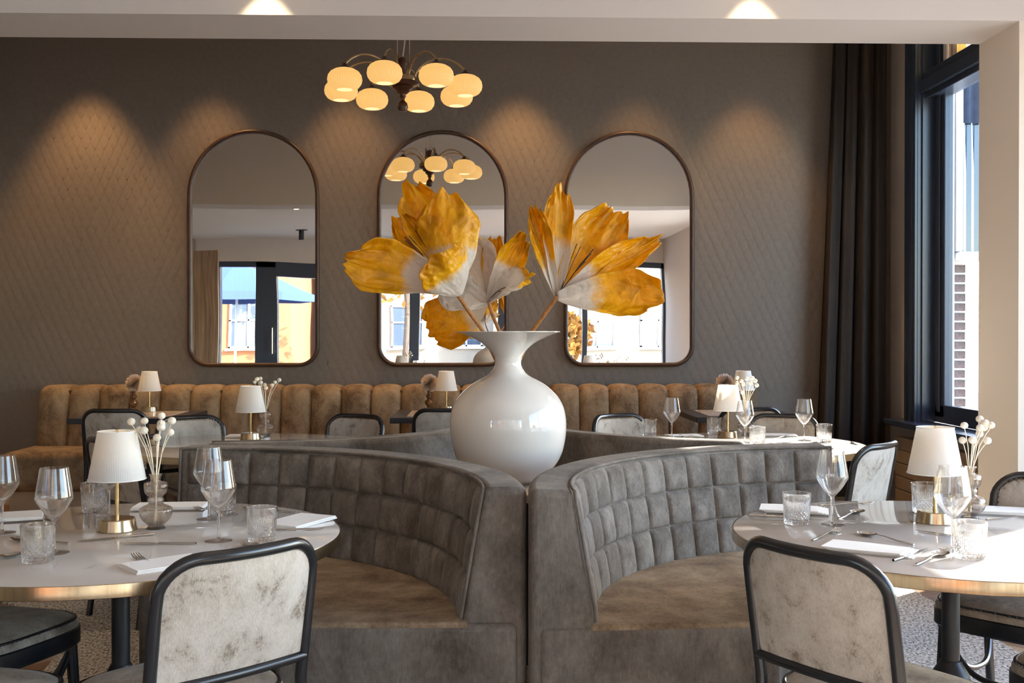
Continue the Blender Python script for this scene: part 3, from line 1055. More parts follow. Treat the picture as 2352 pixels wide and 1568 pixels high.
for i, (cx, cy_, rot, lab, near) in enumerate((
        (-1.19, 3.30, 0, 'grey brown velvet curved sofa facing the table with five wine glasses', True),
        (1.465, 3.30, 90, 'grey brown velvet curved sofa behind the sunlit near table with pale lit tufted back', True),
        (-1.19, 5.96, -90, 'curved velvet sofa showing only its plain back, left of the white floor vase', False),
        (1.465, 5.96, 180, 'curved velvet sofa showing only its plain back, right of the white floor vase', False))):
    o = thing('curved_sofa', lab, 'sofa', (cx, cy_, 0), R(rot), 'four curved sofas set back to back')
    if rot == 180:
        link('back_shell', shell_s, o, bevel=0.024, seg=4)
        link('seat_base', base_s, o, bevel=0.022, seg=3)
        continue
    link('back_shell', shell_me, o, bevel=0.024, seg=4)
    link('seat_base', base_me, o, bevel=0.022, seg=3)
    link('seat_cushion', seat_me, o, bevel=0.008, seg=2)
    link('piping', pip_me, o)
    if near:
        for r_ in range(3):
            for c_ in range(NC):
                link('tufted_pad', pad_me[r_], o, rz=c0 + c_ * dth)

# plinth table in the middle of the clover, and the vase
o = thing('plinth_table', 'low hidden pedestal with beige top and shade-darkened body under the white vase between the sofas', 'pedestal', (0.125, 4.6, 0.012))
MB().box(-0.3, 0.3, -0.3, 0.3, 0, 0.66).obj('body', M['iron'], o, smooth=False, bevel=0.01)  # black body puts the shade of the sofa gap into its colour
MB().prism([(-0.36, -0.36), (0.36, -0.36), (0.36, 0.36), (-0.36, 0.36)], 0.66, 0.6945).obj('top', M['plinth'], o, smooth=False, bevel=0.005)
vx, vy = 0.108, 4.60
prof = [(0, .686), (.11, .686), (.118, .69), (.15, .705), (.172, .728), (.203, .762), (.227, .803), (.2415, .855), (.248, .906), (.2475, .957), (.237, 1.008), (.213, 1.051), (.171, 1.093), (.132, 1.119), (.085, 1.144), (.063, 1.17), (.0555, 1.191), (.0575, 1.21), (.0625, 1.229), (.087, 1.259), (.12, 1.285), (.164, 1.306), (.205, 1.322), (.2215, 1.3275)]
inner = [(.2215, 1.3305), (.205, 1.3255), (.163, 1.311), (.118, 1.291), (.083, 1.264), (.057, 1.23), (.051, 1.21), (.049, 1.19), (.056, 1.168), (.078, 1.142), (.126, 1.114), (.2, 1.05), (.238, .95), (.2, .78), (.1, .70), (0, .70)]


def smooth_prof(p_, n=3):
    out = []
    for i in range(len(p_) - 1):
        P0, P1, P2, P3 = (Vector(p_[max(0, i - 1)]), Vector(p_[i]), Vector(p_[i + 1]), Vector(p_[min(len(p_) - 1, i + 2)]))
        for k in range(n):
            t_ = k / n
            q = 0.5 * ((2 * P1) + (P2 - P0) * t_ + (2 * P0 - 5 * P1 + 4 * P2 - P3) * t_ * t_ + (3 * P1 - P0 - 3 * P2 + P3) * t_ ** 3)
            out.append((max(0.0, q.x), q.y))
    out.append(p_[-1])
    return out


o = thing('floor_vase', 'large glossy white vase with round belly, narrow neck and wide flat rim', 'vase', (vx, vy, 0.0212))
MB().lathe([(0, .686)] + smooth_prof(prof[1:]) + smooth_prof(inner), 72).obj('vase_body', M['white'], o, angle=60)

# ------------------------------------------------------------------ paper flowers
PXS = 0.001859


def fp(px, py, dy=0.0):
    """vase-plane measure: point 4.6 m away plus dy"""
    k = (4.6 + dy) / 4.6
    return Vector(((px - 1109) * PXS * k, 4.6 + dy, 1.34 + (767 - py) * PXS * k))


def petal(parent, base, tip, width, cup=0.25, bend=0.0, white=0.35, seed=0, face=(0, -1, 0.15), ruff=1.0, tipw=0.55, twist=0.0):
    """crumpled sheet of crepe paper: width swells from the base, ragged crinkled far edge, sharp creases fanning from the base"""
    b, tp = base, tip
    ax = tp - b
    ln = ax.length
    ax.normalize()
    fc = Vector(face)
    nr = (fc - ax * fc.dot(ax)).normalized()
    sd = ax.cross(nr)
    nu, nv = 40, 44
    ridge = lambda q: 1 - 2 * abs(noise.noise(q))
    vs, dye = [], []
    for j in range(nv + 1):
        t_ = j / nv
        swell = max(0.0, t_ + 0.03) ** 0.6 * (1 - (max(0, t_ - tipw) / (1 - tipw)) ** 2.2 * 0.5)
        wdt = width * 0.5 * min(1.05, swell * 1.32)
        for i in range(nu + 1):
            u = 2 * i / nu - 1
            sx = seed * 11.3
            crs = ridge(Vector((u * 2.6 + sx, t_ * 1.1, seed))) * 0.3 + ridge(Vector((u * 2.6 + sx, t_ * 3.4, seed * 2.1))) * 0.45 + ridge(Vector((u * 5 + sx, t_ * 7.0, seed))) * 0.34
            big = noise.noise(Vector((u * 1.1 + sx, t_ * 1.7, 3.3)))
            edge = abs(u) ** 2.5 * 0.7 + max(0, t_ - 0.55) * 1.2
            off = crs * (0.009 + 0.018 * edge) * ruff * (0.3 + 0.9 * t_) + big * 0.045 * t_ * ruff
            off += cup * width * (u * u - 0.35) * (0.4 + 0.6 * math.sin(PI * min(1, t_ * 0.9))) + bend * ln * math.sin(PI * t_ * 0.9) * 0.5
            off += max(0, t_ - 0.65) * noise.noise(Vector((u * 2.7 + sx, t_ * 2, 1.0))) * 0.42 * ruff * width
            rag = noise.noise(Vector((u * 2.1, seed * 5.1, 2.2))) * 0.11 + noise.noise(Vector((u * 3.7, seed, 7))) * 0.06
            tl = ln * (t_ + t_ ** 3 * ruff * rag - 0.13 * t_ ** 1.5 * abs(u) ** 2.2)
            sidew = 1 + 0.16 * noise.noise(Vector((t_ * 2.6, 4.0 if u > 0 else -4.0, seed * 1.7))) + 0.045 * noise.noise(Vector((t_ * 7, 2.0 if u > 0 else -2.0, seed)))
            w2 = u * wdt * sidew
            an = twist * t_
            q = b + ax * tl + sd * (w2 * math.cos(an) - off * math.sin(an)) + nr * (off * math.cos(an) + w2 * math.sin(an))
            vs.append(q)
            dye.append(t_ - white + 0.5)
    fs = [(j * (nu + 1) + i, j * (nu + 1) + i + 1, (j + 1) * (nu + 1) + i + 1, (j + 1) * (nu + 1) + i) for j in range(nv) for i in range(nu)]
    mb = MB().add(vs, fs)
    me = mb.mesh('petal', M['petal'], smooth=True, angle=60, fix=False)
    at_ = me.attributes.new('dye', 'FLOAT', 'POINT')
    at_.data.foreach_set('value', dye)
    po = link('petal', me, parent)
    md = po.modifiers.new('thick', 'SOLIDIFY')
    md.thickness = 0.0012
    return po


def stem(parent, pts, r=0.0085):
    MB().tube(pts, [r * 0.85] + [r] * (len(pts) - 1), 10).obj('flower_stem', M['branch'], parent)


def stamens(parent, base, tips):
    for tp in tips:
        mid = base.lerp(tp, 0.6) + Vector((0, -0.01, 0.008))
        MB().tube([base, mid, tp], [0.0014, 0.0013, 0.002], 6).obj('stamen', M['stamen'], parent)


fA = thing('paper_flower', 'yellow and white crepe paper flower leaning left out of the white vase', 'flower')
stem(fA, [fp(1044, 668, -0.09), fp(1075, 712, -0.06), fp(1107, 757, -0.02), fp(1150, 850, 0.02)])
petal(fA, fp(1040, 660, -0.08), fp(940, 428, 0.10), 0.19, 0.16, 0.06, 0.30, 1, tipw=0.7)
petal(fA, fp(1010, 640, -0.04), fp(912, 500, 0.05), 0.13, 0.3, 0.05, 0.1, 2)
petal(fA, fp(1040, 652, -0.10), fp(1026, 446, -0.05), 0.28, -0.2, -0.05, 0.40, 3, tipw=0.45)
petal(fA, fp(1046, 662, -0.12), fp(800, 606, -0.13), 0.225, 0.2, 0.03, 0.46, 4, face=(0.1, -1, 0.35), tipw=0.72, ruff=1.2)
petal(fA, fp(1058, 676, -0.14), fp(1004, 578, -0.26), 0.25, -0.18, 0.1, 0.46, 5, face=(0.1, -1, 0.35), tipw=0.72, ruff=1.0)
stamens(fA, fp(1010, 630, -0.06), [fp(930, 545, -0.03), fp(940, 542, -0.05), fp(955, 530, -0.02), fp(932, 552, -0.08)])

fB = thing('paper_flower', 'middle crepe paper flower with broad white petals and one drooping over the vase rim', 'flower')
stem(fB, [fp(1122, 690, 0.0), fp(1131, 722, 0.0), fp(1145, 757, 0.0), fp(1162, 850, 0.0)])
petal(fB, fp(1124, 692, 0.0), fp(1062, 555, 0.06), 0.21, 0.2, 0.05, 0.95, 6)
petal(fB, fp(1120, 694, 0.0), fp(1000, 655, -0.02), 0.17, 0.2, 0.05, 1.0, 16)
petal(fB, fp(1118, 692, 0.02), fp(985, 768, 0.15), 0.225, 0.2, 0.05, 0.38, 7, face=(0, -1, 0.1), tipw=0.66)
petal(fB, fp(1124, 688, 0.0), fp(1208, 538, -0.05), 0.115, 0.35, 0.05, 0.52, 8)
petal(fB, fp(1126, 694, 0.0), fp(1224, 632, -0.16), 0.125, 0.3, 0.08, 0.88, 9, face=(0.2, -0.8, 0.6))
petal(fB, fp(1124, 680, 0.02), fp(1136, 548, 0.10), 0.095, 0.35, 0.05, 0.3, 10)
stamens(fB, fp(1126, 685, -0.02), [fp(1150, 668, -0.08), fp(1160, 660, -0.06)])

fC = thing('paper_flower', 'yellow and white crepe paper flower leaning right with black stamens', 'flower')
stem(fC, [fp(1281, 680, -0.03), fp(1252, 720, -0.02), fp(1225, 757, 0.0), fp(1182, 850, 0.0)])
petal(fC, fp(1279, 682, -0.02), fp(1220, 466, -0.05), 0.085, 0.35, -0.08, 0.36, 11)
petal(fC, fp(1279, 680, -0.02), fp(1283, 428, 0.02), 0.122, 0.25, 0.03, 0.50, 12)
petal(fC, fp(1284, 680, -0.01), fp(1418, 482, 0.14), 0.225, 0.2, 0.05, 0.12, 13, tipw=0.6, ruff=1.3)
petal(fC, fp(1284, 681, -0.02), fp(1506, 549, 0.04), 0.13, 0.28, 0.05, 0.36, 14)
petal(fC, fp(1280, 683, -0.04), fp(1520, 682, -0.10), 0.215, 0.28, 0.04, 0.40, 15, face=(0.1, -1, 0.35), tipw=0.5, ruff=0.8)
stamens(fC, fp(1286, 672, -0.04), [fp(1358, 582, -0.08), fp(1363, 572, -0.04), fp(1345, 600, -0.1), fp(1325, 560, 0.02), fp(1334, 566, 0.0), fp(1350, 590, -0.05)])

# ------------------------------------------------------------------ round marble tables
ZT = 0.75


def round_table(x, y, r, label, rz=0):
    o = thing('round_table', label, 'table', (x, y, 0), rz, 'round marble tables with brass rims')
    top = MB().lathe([(0, ZT - 0.028), (r - 0.004, ZT - 0.028), (r - 0.003, ZT - 0.002), (r - 0.006, ZT), (0, ZT)], 96).obj('tabletop', M['marble'], o)
    MB().lathe([(r - 0.003, ZT - 0.0015), (r - 0.001, ZT - 0.001), (r, ZT - 0.003), (r, ZT - 0.034), (r - 0.003, ZT - 0.036), (r - 0.012, ZT - 0.036), (r - 0.012, ZT - 0.0285)], 96).obj('brass_rim', M['brass'], o)
    MB().lathe([(0, ZT - 0.029), (0.22, ZT - 0.029), (0.22, ZT - 0.037), (0.06, ZT - 0.05), (0, ZT - 0.05)], 32).obj('mounting_plate', M['iron'], o)
    MB().lathe([(0.026, 0.36), (0.026, ZT - 0.045), (0, ZT - 0.045)], 24).obj('pole', M['iron'], o)
    MB().lathe([(0, 0.375), (0.03, 0.375), (0.034, 0.365), (0.05, 0.34), (0.062, 0.31), (0.066, 0.27), (0.06, 0.25), (0, 0.25)], 28).obj('hub', M['iron'], o)
    leg = MB().tube([(0.04, 0, 0.29), (0.12, 0, 0.26), (0.2, 0, 0.18), (0.28, 0, 0.072), (0.36, 0, 0.0345)], [0.026, 0.024, 0.021, 0.02, 0.022], 10).mesh('foot', M['iron'])
    for k in range(4):
        link('foot', leg, o, rz=PI / 4 + k * PI / 2)
    return o


round_table(-1.06, 3.18, 0.637, 'round white marble table with brass rim and five wine glasses, front left', 0.4)
round_table(1.385, 3.15, 0.635, 'round white marble table with brass rim half in bright sun, front right', 2.1)
round_table(-1.27, 5.80, 0.65, 'round marble table behind the dark curved sofa, below the leftmost mirror', 1.2)
round_table(1.40, 5.76, 0.645, 'round marble table fully in sunlight near the dark curtain', 3.0)

# ------------------------------------------------------------------ square black-edged tables along the bench
for i, (x, lab) in enumerate(((-2.48, 'square black edged table at the bench end below the leftmost mirror'), (-0.265, 'square black edged table at the bench, partly behind the white vase'), (1.87, 'square black edged table at the bench nearest the curtain'))):
    o = thing('square_table', lab, 'table', (x, 7.88, 0), 0, 'square tables along the wall bench')
    MB().box(-0.38, 0.38, -0.40, 0.40, 0.72, 0.76).obj('tabletop', M['table_black'], o, smooth=False, bevel=0.003)
    MB().box(-0.27, 0.27, -0.29, 0.29, 0.7602, 0.7625).obj('marble_inlay', M['marble'], o, smooth=False)
    MB().box(-0.03, 0.03, -0.03, 0.03, 0.03, 0.72).obj('pole', M['iron'], o, smooth=False)
    MB().box(-0.22, 0.22, -0.22, 0.22, 0.0, 0.03).obj('base', M['iron'], o, smooth=False, bevel=0.004)

# ------------------------------------------------------------------ table lamps
def pleat(a, r, z):
    return 1 + 0.0028 * math.cos(96 * a)


shade_me = MB().lathe([(0.0555, 0.298), (0.083, 0.154), (0.0815, 0.154), (0.054, 0.298)], 384, None, pleat).mesh('lamp_shade', M['shade'], angle=80)
hem_me = [MB().tube([(rr_ * math.cos(2 * PI * k / 48), rr_ * math.sin(2 * PI * k / 48), zz) for k in range(48)], 0.0016, 6, closed=True).mesh('shade_hem', M['linen'])
          for rr_, zz in ((0.0835, 0.1545), (0.0562, 0.2975))]
lb_me = MB().lathe([(0, 0), (0.057, 0), (0.058, 0.002), (0.0525, 0.034), (0.0505, 0.0368), (0, 0.0375)], 64).mesh('base', M['brass'], angle=20)
lp_me = MB().lathe([(0.0062, 0.036), (0.0062, 0.27), (0, 0.27)], 16).mesh('pole', M['brass_bright'])
sp_me = MB()
for k in range(3):
    a = 2 * PI * k / 3 + 0.4
    sp_me.tube([(0, 0, 0.287), (0.0545 * math.cos(a), 0.0545 * math.sin(a), 0.287)], 0.0014, 6)
sp_me.lathe([(0, 0.262), (0.012, 0.262), (0.012, 0.29), (0.004, 0.292), (0.004, 0.303), (0, 0.304)], 12)
sp_me = sp_me.mesh('shade_spider', M['brass_bright'])
proto = None
for i, (x, y, z, lab, e) in enumerate((
        (-1.10, 3.27, ZT, 'brass table lamp with pleated white shade on the front left marble table', 0.25),
        (1.418, 3.34, ZT, 'brass table lamp with pleated white shade on the front right marble table', 0.25),
        (-1.305, 6.09, ZT, 'brass table lamp on the marble table behind the dark curved sofa', 0.8),
        (1.40, 6.12, ZT, 'brass table lamp with glowing shade on the sunlit marble table', 0.4),
        (-2.49, 8.12, 0.7625, 'brass table lamp with lit shade on the square table at the bench end', 1.1),
        (-0.275, 8.12, 0.7625, 'brass table lamp on the square table just left of the white vase', 0.8),
        (1.975, 8.12, 0.7625, 'brass table lamp on the square table nearest the curtain', 0.3))):
    if proto is None:
        o = proto = thing('table_lamp', lab, 'lamp', (x, y, z), 0, 'cordless brass table lamps')
        link('base', lb_me, o)
        link('pole', lp_me, o)
        s_ = link('lamp_shade', shade_me, o)
        link('shade_hem', hem_me[0], s_)
        link('shade_hem', hem_me[1], s_)
        link('shade_spider', sp_me, o)
    else:
        dup(proto, (x, y, z), 0.7 * i, lab)
    lamp('POINT', 'lamp_bulb', (x, y, z + 0.235), e, (1.0, 0.74, 0.42), 0.012)

# ------------------------------------------------------------------ bud vases with dried ball flowers
bp = [(0, 0), (.0275, 0), (.0275, .004), (.0225, .0105), (.030, .018), (.0433, .034), (.048, .053), (.0445, .065), (.030, .072), (.0225, .0765), (.0215, .0795), (.0243, .089), (.019, .097), (.025, .103), (.031, .110), (.0337, .1246), (.0335, .1365), (.029, .141), (.0165, .1445), (.0155, .150), (.0165, .160), (.020, .166)]
bi = [(.0185, .166), (.015, .159), (.014, .15), (.0145, .143), (.027, .138), (.0315, .131), (.0315, .122), (.028, .111), (.020, .103), (.0165, .097), (.021, .089), (.0185, .079), (.028, .071), (.042, .063), (.0455, .053), (.041, .036), (.026, .02), (.0, .014)]
bud_me = MB().lathe([(0, 0)] + smooth_prof(bp[1:], 2) + smooth_prof(bi, 2), 72, None, lambda a, r, z: 1 + (0.028 * abs(math.cos(6 * a)) if r > 0.027 and z > .02 else 0)).mesh('bud_vase', M['smoke'], angle=50)
ball_me = MB().sphere((0, 0, 0), 0.0125, 16, 10).mesh('flower_head', M['ball'], angle=80)
PXL = {
    'A': [(303, 978), (331, 977), (319, 997), (336, 997), (375, 964), (388, 978), (366, 984), (372, 990), (396, 1001), (365, 1013)],
    'B': [(2219, 1000), (2271, 988), (2290, 1001), (2258, 1006), (2280, 1008), (2227, 1037), (2243, 1035), (2271, 1023), (2272, 1035), (2278, 996)],
    'C': [(596, 870), (602, 869), (590, 877), (603, 878), (609, 884), (616, 890), (642, 873), (633, 878), (627, 885)],
    'D': [(1698, 869), (1720, 871), (1735, 870), (1704, 876), (1712, 884), (1739, 876), (1728, 881), (1740, 886), (1694, 881), (1709, 903)],
}
FW = {'A': (357, 2475 / 3.291, 1098), 'B': (2241, 2475 / 3.40, 1098), 'C': (613, 2475 / 6.20, 937), 'D': (1718, 2475 / 6.20, 937)}
for key, (x, y, lab, blab) in {
        'A': (-0.991, 3.291, 'smoked glass bud vase on the front left marble table', 'white ball flower on thin stem in the front left bud vase'),
        'B': (1.556, 3.40, 'smoked glass bud vase on the front right marble table', 'white ball flower on thin stem in the front right bud vase'),
        'C': (-1.243, 6.20, 'smoked glass bud vase on the marble table behind the dark sofa', 'white ball flower in the bud vase behind the dark sofa'),
        'D': (1.525, 6.20, 'smoked glass bud vase on the fully sunlit marble table', 'white ball flower in the bud vase on the fully sunlit table')}.items():
    v_ = link('bud_vase', bud_me, None, loc=(x, y, ZT), rz=0.3)
    tag(v_, lab, 'vase', 'smoked glass bud vases')
    rr = random.Random(ord(key))
    px0, sc_, py0 = FW[key]
    zr = ZT + 0.166
    for k, (px, py) in enumerate(PXL[key]):
        dx, dz = (px - px0) / sc_, (py0 - py) / sc_
        dy = rr.uniform(-0.03, 0.03)
        q = (px - px0) / 40.0
        neck = Vector((max(-1, min(1, dx / 0.1)) * 0.008, rr.uniform(-0.008, 0.008), 0.155))
        foot = Vector((-neck.x * 0.4 + rr.uniform(-.004, .004), -neck.y + rr.uniform(-.006, .006), 0.022))
        head = Vector((dx, dy, 0.166 + dz))
        b_ = thing('ball_flower', blab, 'dried flower', (x, y, ZT), 0, blab.replace('white ball flower on thin stem', 'dried stems').replace('white ball flower', 'dried stems'))
        c_ = (neck + head) / 2 + Vector((-dx * 0.12, 0, 0.005))
        MB().tube([foot, foot.lerp(neck, 0.6), neck, neck.lerp(c_, 0.6), c_, c_.lerp(head, 0.6), head - Vector((0, 0, 0.006))], 0.0013, 6).obj('flower_stem', M['stem'], b_)
        h_ = link('flower_head', ball_me, b_, loc=head)
        s_ = rr.uniform(0.88, 1.05)
        h_.scale = (s_ * 1.02, s_, s_ * 0.94)

# dried puffs in brown bottles on the square tables
bot_me = MB().lathe([(0, 0), (.024, 0), (.026, .004), (.014, .018), (.016, .03), (.03, .045), (.034, .058), (.028, .072), (.013, .082), (.016, .092), (.024, .1), (.024, .112), (.013, .12), (.012, .135), (.016, .146), (.013, .146), (.01, .135), (0, .12)], 28).mesh('bottle', M['brown'])
pf = MB()
rr = random.Random(3)
for k in range(1500):
    a, b_ = rr.uniform(0, 2 * PI), math.acos(rr.uniform(-1, 1))
    d = Vector((math.sin(b_) * math.cos(a), math.sin(b_) * math.sin(a), math.cos(b_)))
    e_ = d.orthogonal().normalized() * 0.0016
    l_ = rr.uniform(0.056, 0.072)
    pf.add([d * 0.01 - e_, d * 0.01 + e_, d * l_ + e_ * 1.6, d * l_ - e_ * 1.6], [(0, 1, 2, 3)])
puff_me = pf.mesh('seed_head', M['puff'], smooth=False, fix=False)
for x, y, n_ in ((-2.64, 8.22, 'at the bench end'), (-0.41, 8.22, 'left of the white vase'), (1.86, 8.24, 'nearest the curtain')):
    o = link('bottle', bot_me, None, loc=(x, y, 0.7625))
    tag(o, 'small brown ridged bottle on the square table ' + n_, 'bottle', 'brown bottles on the square tables')
    o = thing('puff_flower', 'round fluffy dried flower head behind the lamp on the table ' + n_, 'dried flower', (x, y + 0.02, 0.7625), 0, 'dried puff flowers')
    MB().tube([(0, 0, 0.02), (0, 0, 0.12), (0.004, 0, 0.2)], 0.002, 6).obj('flower_stem', M['stem'], o)
    h_ = link('seed_head', puff_me, o, loc=(0.004, 0, 0.205))
    h_['kind'] = 'stuff'

# ------------------------------------------------------------------ glassware
WG = [(0, 0), (.036, 0), (.037, .0012), (.036, .0026), (.018, .0045), (.007, .0075), (.0042, .014), (.0038, .05), (.0042, .08), (.0065, .088), (.018, .1005), (.033, .1195), (.0445, .1385), (.0487, .1475), (.0485, .155), (.046, .172), (.0407, .204), (.0366, .230)]
WI = [(.0356, .230), (.0397, .204), (.045, .172), (.0475, .155), (.0476, .1478), (.0433, .1392), (.0318, .1207), (.0165, .1027), (.004, .0925), (0, .0918)]
wine_me = MB().lathe(smooth_prof(WG, 2) + smooth_prof(WI, 2), 48).mesh('wine_glass', M['glass'], angle=70)


def cutmod(a, r, z):
    """crossed V grooves with a fan of upright flutes above each crossing"""
    if z < 0.005 or z > 0.0725:
        return 1
    u = a * 5 / (2 * PI)
    f = abs((u % 1) - 0.5) * 2          # 1 at panel edge, 0 at its middle
    top = 0.03 + 0.022 * f
    if z < top:
        g1 = abs(((u * 4 + z * 78) % 1) - 0.5) * 2
        g2 = abs(((u * 4 - z * 78) % 1) - 0.5) * 2
        return 1 - 0.06 * max(0, 1 - min(g1, g2) * 2.6)
    t_ = (0.0725 - z) / (0.0725 - top)
    g = abs(((u * 9) % 1) - 0.5) * 2
    return 1 - 0.055 * max(0, 1 - g * 1.6) * min(1, t_ * 1.6) * (0.35 + 0.65 * (1 - f))


TG = [(0, 0), (.034, 0), (.0378, .002), (.0388, .005)] + [(.0388 + .0035 * k / 56, .005 + .0675 * k / 56) for k in range(1, 57)] + [(.0428, .08), (.0440, .096), (.0437, .0975)]
TI = [(.0420, .0968), (.0402, .08), (.0365, .03), (.0345, .018), (.028, .0145), (0, .0135)]
tum_me = MB().lathe(TG + TI, 200, None, lambda a, r, z: cutmod(a, r, z) if r > .0385 and z < .0726 and r > .0388 + (z - .005) * .04 else 1).mesh('tumbler', M['glass'], angle=25)
for x, y, lab in (
        (-1.425, 3.231, 'wine glass cut by the frame edge, left end of the front left table'),
        (-1.154, 2.931, 'wine glass behind the nearest cut tumbler, left of the front left lamp'),
        (-1.206, 3.507, 'wine glass mostly hidden behind the shade of the front left lamp'),
        (-0.873, 3.457, 'farther of two overlapping wine glasses right of the front left bud vase'),
        (-0.754, 3.092, 'nearer of two overlapping wine glasses right of the front left bud vase'),
        (1.077, 3.294, 'wine glass before the pale tufted sofa on the front right table'),
        (1.28, 2.901, 'wine glass standing before the shade of the front right lamp'),
        (1.066, 6.05, 'wine glass left of the lamp on the fully sunlit table'),
        (1.42, 5.80, 'wine glass before the lamp on the fully sunlit table'),
        (1.777, 5.911, 'wine glass right of the bud vase on the fully sunlit table, before the curtain')):
    o = link('wine_glass', wine_me, None, loc=(x, y, ZT + 0.0003), rz=x * 5)
    tag(o, lab, 'wine glass', 'stemmed wine glasses')
    if abs(x - 1.077) < 1e-3:
        cu = bpy.data.curves.new('etched_lettering', 'FONT')
        cu.body = 'ROEL'
        cu.size = 0.011
        cu.align_x = 'CENTER'
        cu.shear = 0.25
        tmp = bpy.data.objects.new('etched_lettering_source', cu)
        COL.objects.link(tmp)
        bpy.context.view_layer.update()
        me = bpy.data.meshes.new_from_object(tmp.evaluated_get(bpy.context.evaluated_depsgraph_get()))
        bpy.data.objects.remove(tmp)
        for v in me.vertices:
            ang = v.co.x / 0.0478 - R(20)
            z = 0.1565 + v.co.y
            r_ = 0.0492 - 0.155 * max(0, z - 0.155)
            v.co = (r_ * math.sin(ang), -r_ * math.cos(ang), z)
        me.materials.append(M['linen'])
        t_ = link('etched_lettering', me, o)
        t_.rotation_euler = (0, 0, -x * 5 - 0.1)
for x, y, lab in (
        (-1.152, 2.82, 'cut crystal tumbler nearest the front edge of the front left table'),
        (-1.29, 3.611, 'cut crystal tumbler behind the shade of the front left lamp'),
        (-0.849, 3.545, 'cut crystal tumbler behind the two overlapping wine glasses'),
        (-0.63, 3.088, 'cut crystal tumbler beside the folded napkin near the dark sofa'),
        (0.975, 3.32, 'cut crystal tumbler before the pale tufted sofa on the front right table'),
        (1.461, 3.52, 'cut crystal tumbler behind the pole of the front right lamp'),
        (1.282, 2.80, 'cut crystal tumbler in bright sun before the front right bud vase'),
        (0.962, 6.20, 'cut crystal tumbler at the left end of the fully sunlit table'),
        (1.36, 6.30, 'cut crystal tumbler behind the lamp on the fully sunlit table'),
        (1.462, 5.70, 'cut crystal tumbler before the bud vase on the fully sunlit table'),
        (1.864, 5.836, 'cut crystal tumbler before the curtain at the right end of the fully sunlit table')):
    o = link('tumbler', tum_me, None, loc=(x, y, ZT + 0.0003), rz=y * 3)
    tag(o, lab, 'glass', 'cut crystal tumblers')

# ------------------------------------------------------------------ napkins
def napkin(x, y, rz, w, d, lab, layers=3, fan=0.0):
    o = thing('napkin', lab, 'napkin', (x, y, ZT + 0.0005), rz, 'folded white linen napkins')
    for k in range(layers):
        mb = MB()
        sh_ = fan * (layers - 1 - k)
        hw, hd, z0 = w / 2 - 0.002 * k, d / 2 - 0.001 * k, 0.0032 * k
        top = lambda u, v: ((u - 0.5) * 2 * hw + sh_, (v - 0.5) * 2 * hd + sh_ * 0.6, z0 + 0.0026 + 0.0012 * math.sin(u * 5 + k) * math.cos(v * 4 + k * 2) * (k / layers))
        bot = lambda u, v: ((u - 0.5) * 2 * hw + sh_, (v - 0.5) * 2 * hd + sh_ * 0.6, z0)
        mb.grid(top, 8, 8)
        mb.grid(bot, 8, 8)
        n_ = 9
        rim = [i for i in range(n_)] + [n_ * j + n_ - 1 for j in range(1, n_)] + [n_ * (n_ - 1) + i for i in range(n_ - 2, -1, -1)] + [n_ * j for j in range(n_ - 2, 0, -1)]
        for i in range(len(rim)):
            a, b_ = rim[i], rim[(i + 1) % len(rim)]
            mb.f.append((a, b_, b_ + 81, a + 81))
        mb.obj('fold', M['linen'], o, angle=50)


for a_ in ((-1.52, 3.50, 0.35, 0.2, 0.15, 'folded white napkin at the left frame edge of the front left table'),
           (-1.064, 3.70, 0.06, 0.24, 0.12, 'folded white napkin behind the front left bud vase'),
           (-0.577, 3.39, -0.45, 0.14, 0.22, 'folded white napkin beside a tumbler, nearest the dark sofa'),
           (-0.81, 2.77, 0.7, 0.2, 0.12, 'folded white napkin half hidden by the front left chair back'),
           (1.02, 3.56, -0.3, 0.2, 0.13, 'fanned white napkin behind a tumbler before the pale tufted sofa', 4, 0.009),
           (1.74, 3.52, -0.35, 0.22, 0.13, 'folded white napkin at the right frame edge of the front right table'),
           (1.04, 2.90, -0.6, 0.22, 0.12, 'fanned white napkin behind the front right chair back', 4, 0.008),
           (1.70, 6.22, -0.12, 0.24, 0.12, 'long folded napkin beside the bud vase on the fully sunlit table'),
           (1.16, 6.18, 0.2, 0.2, 0.12, 'napkin left of the lamp on the fully sunlit table'),
           (1.86, 5.55, 0.4, 0.2, 0.12, 'napkin at the right end of the fully sunlit table'),
           (-1.36, 6.24, 0.0, 0.22, 0.13, 'bright napkin behind the lamp on the table behind the dark sofa')):
    napkin(*a_)

# ------------------------------------------------------------------ cutlery (local: handle end at origin, head along +X)
kn = MB()
kn.grid(lambda u, v: (0.0 + 0.105 * u, 0.0045 * math.cos(2 * PI * v) * (0.85 + 0.3 * math.sin(PI * u)), 0.004 + 0.0032 * math.sin(2 * PI * v)), 8, 10)
kn.grid(lambda u, v: (0.105 + 0.11 * u, (0.0055 + 0.004 * math.sin(PI * min(1, u * 1.1 + 0.12))) * (1 - max(0, u - 0.75) ** 2 * 14) * math.cos(2 * PI * v) * 0.95, 0.0035 + 0.001 * math.sin(2 * PI * v)), 12, 8)
kn.lathe([(0, -0.001), (0.0036, 0.0), (0, 0.001)], 8, Matrix.Translation((0.0, 0, 0.004)))
knife_me = kn.mesh('knife', M['steel'])


def flat(path, mb=None):
    """ribbon-like bar through (x, half width, z, half thickness)"""
    mb = mb or MB()
    n_ = 10
    vs, fs = [], []
    for x, w_, z, h_ in path:
        for k in range(n_):
            a = 2 * PI * k / n_
            vs.append((x, w_ * math.cos(a), z + h_ * math.sin(a)))
    for i in range(len(path) - 1):
        for k in range(n_):
            fs.append((i * n_ + k, i * n_ + (k + 1) % n_, (i + 1) * n_ + (k + 1) % n_, (i + 1) * n_ + k))
    fs.append(tuple(range(n_)))
    fs.append(tuple((len(path) - 1) * n_ + k for k in range(n_)))
    mb.add(vs, fs)
    return mb


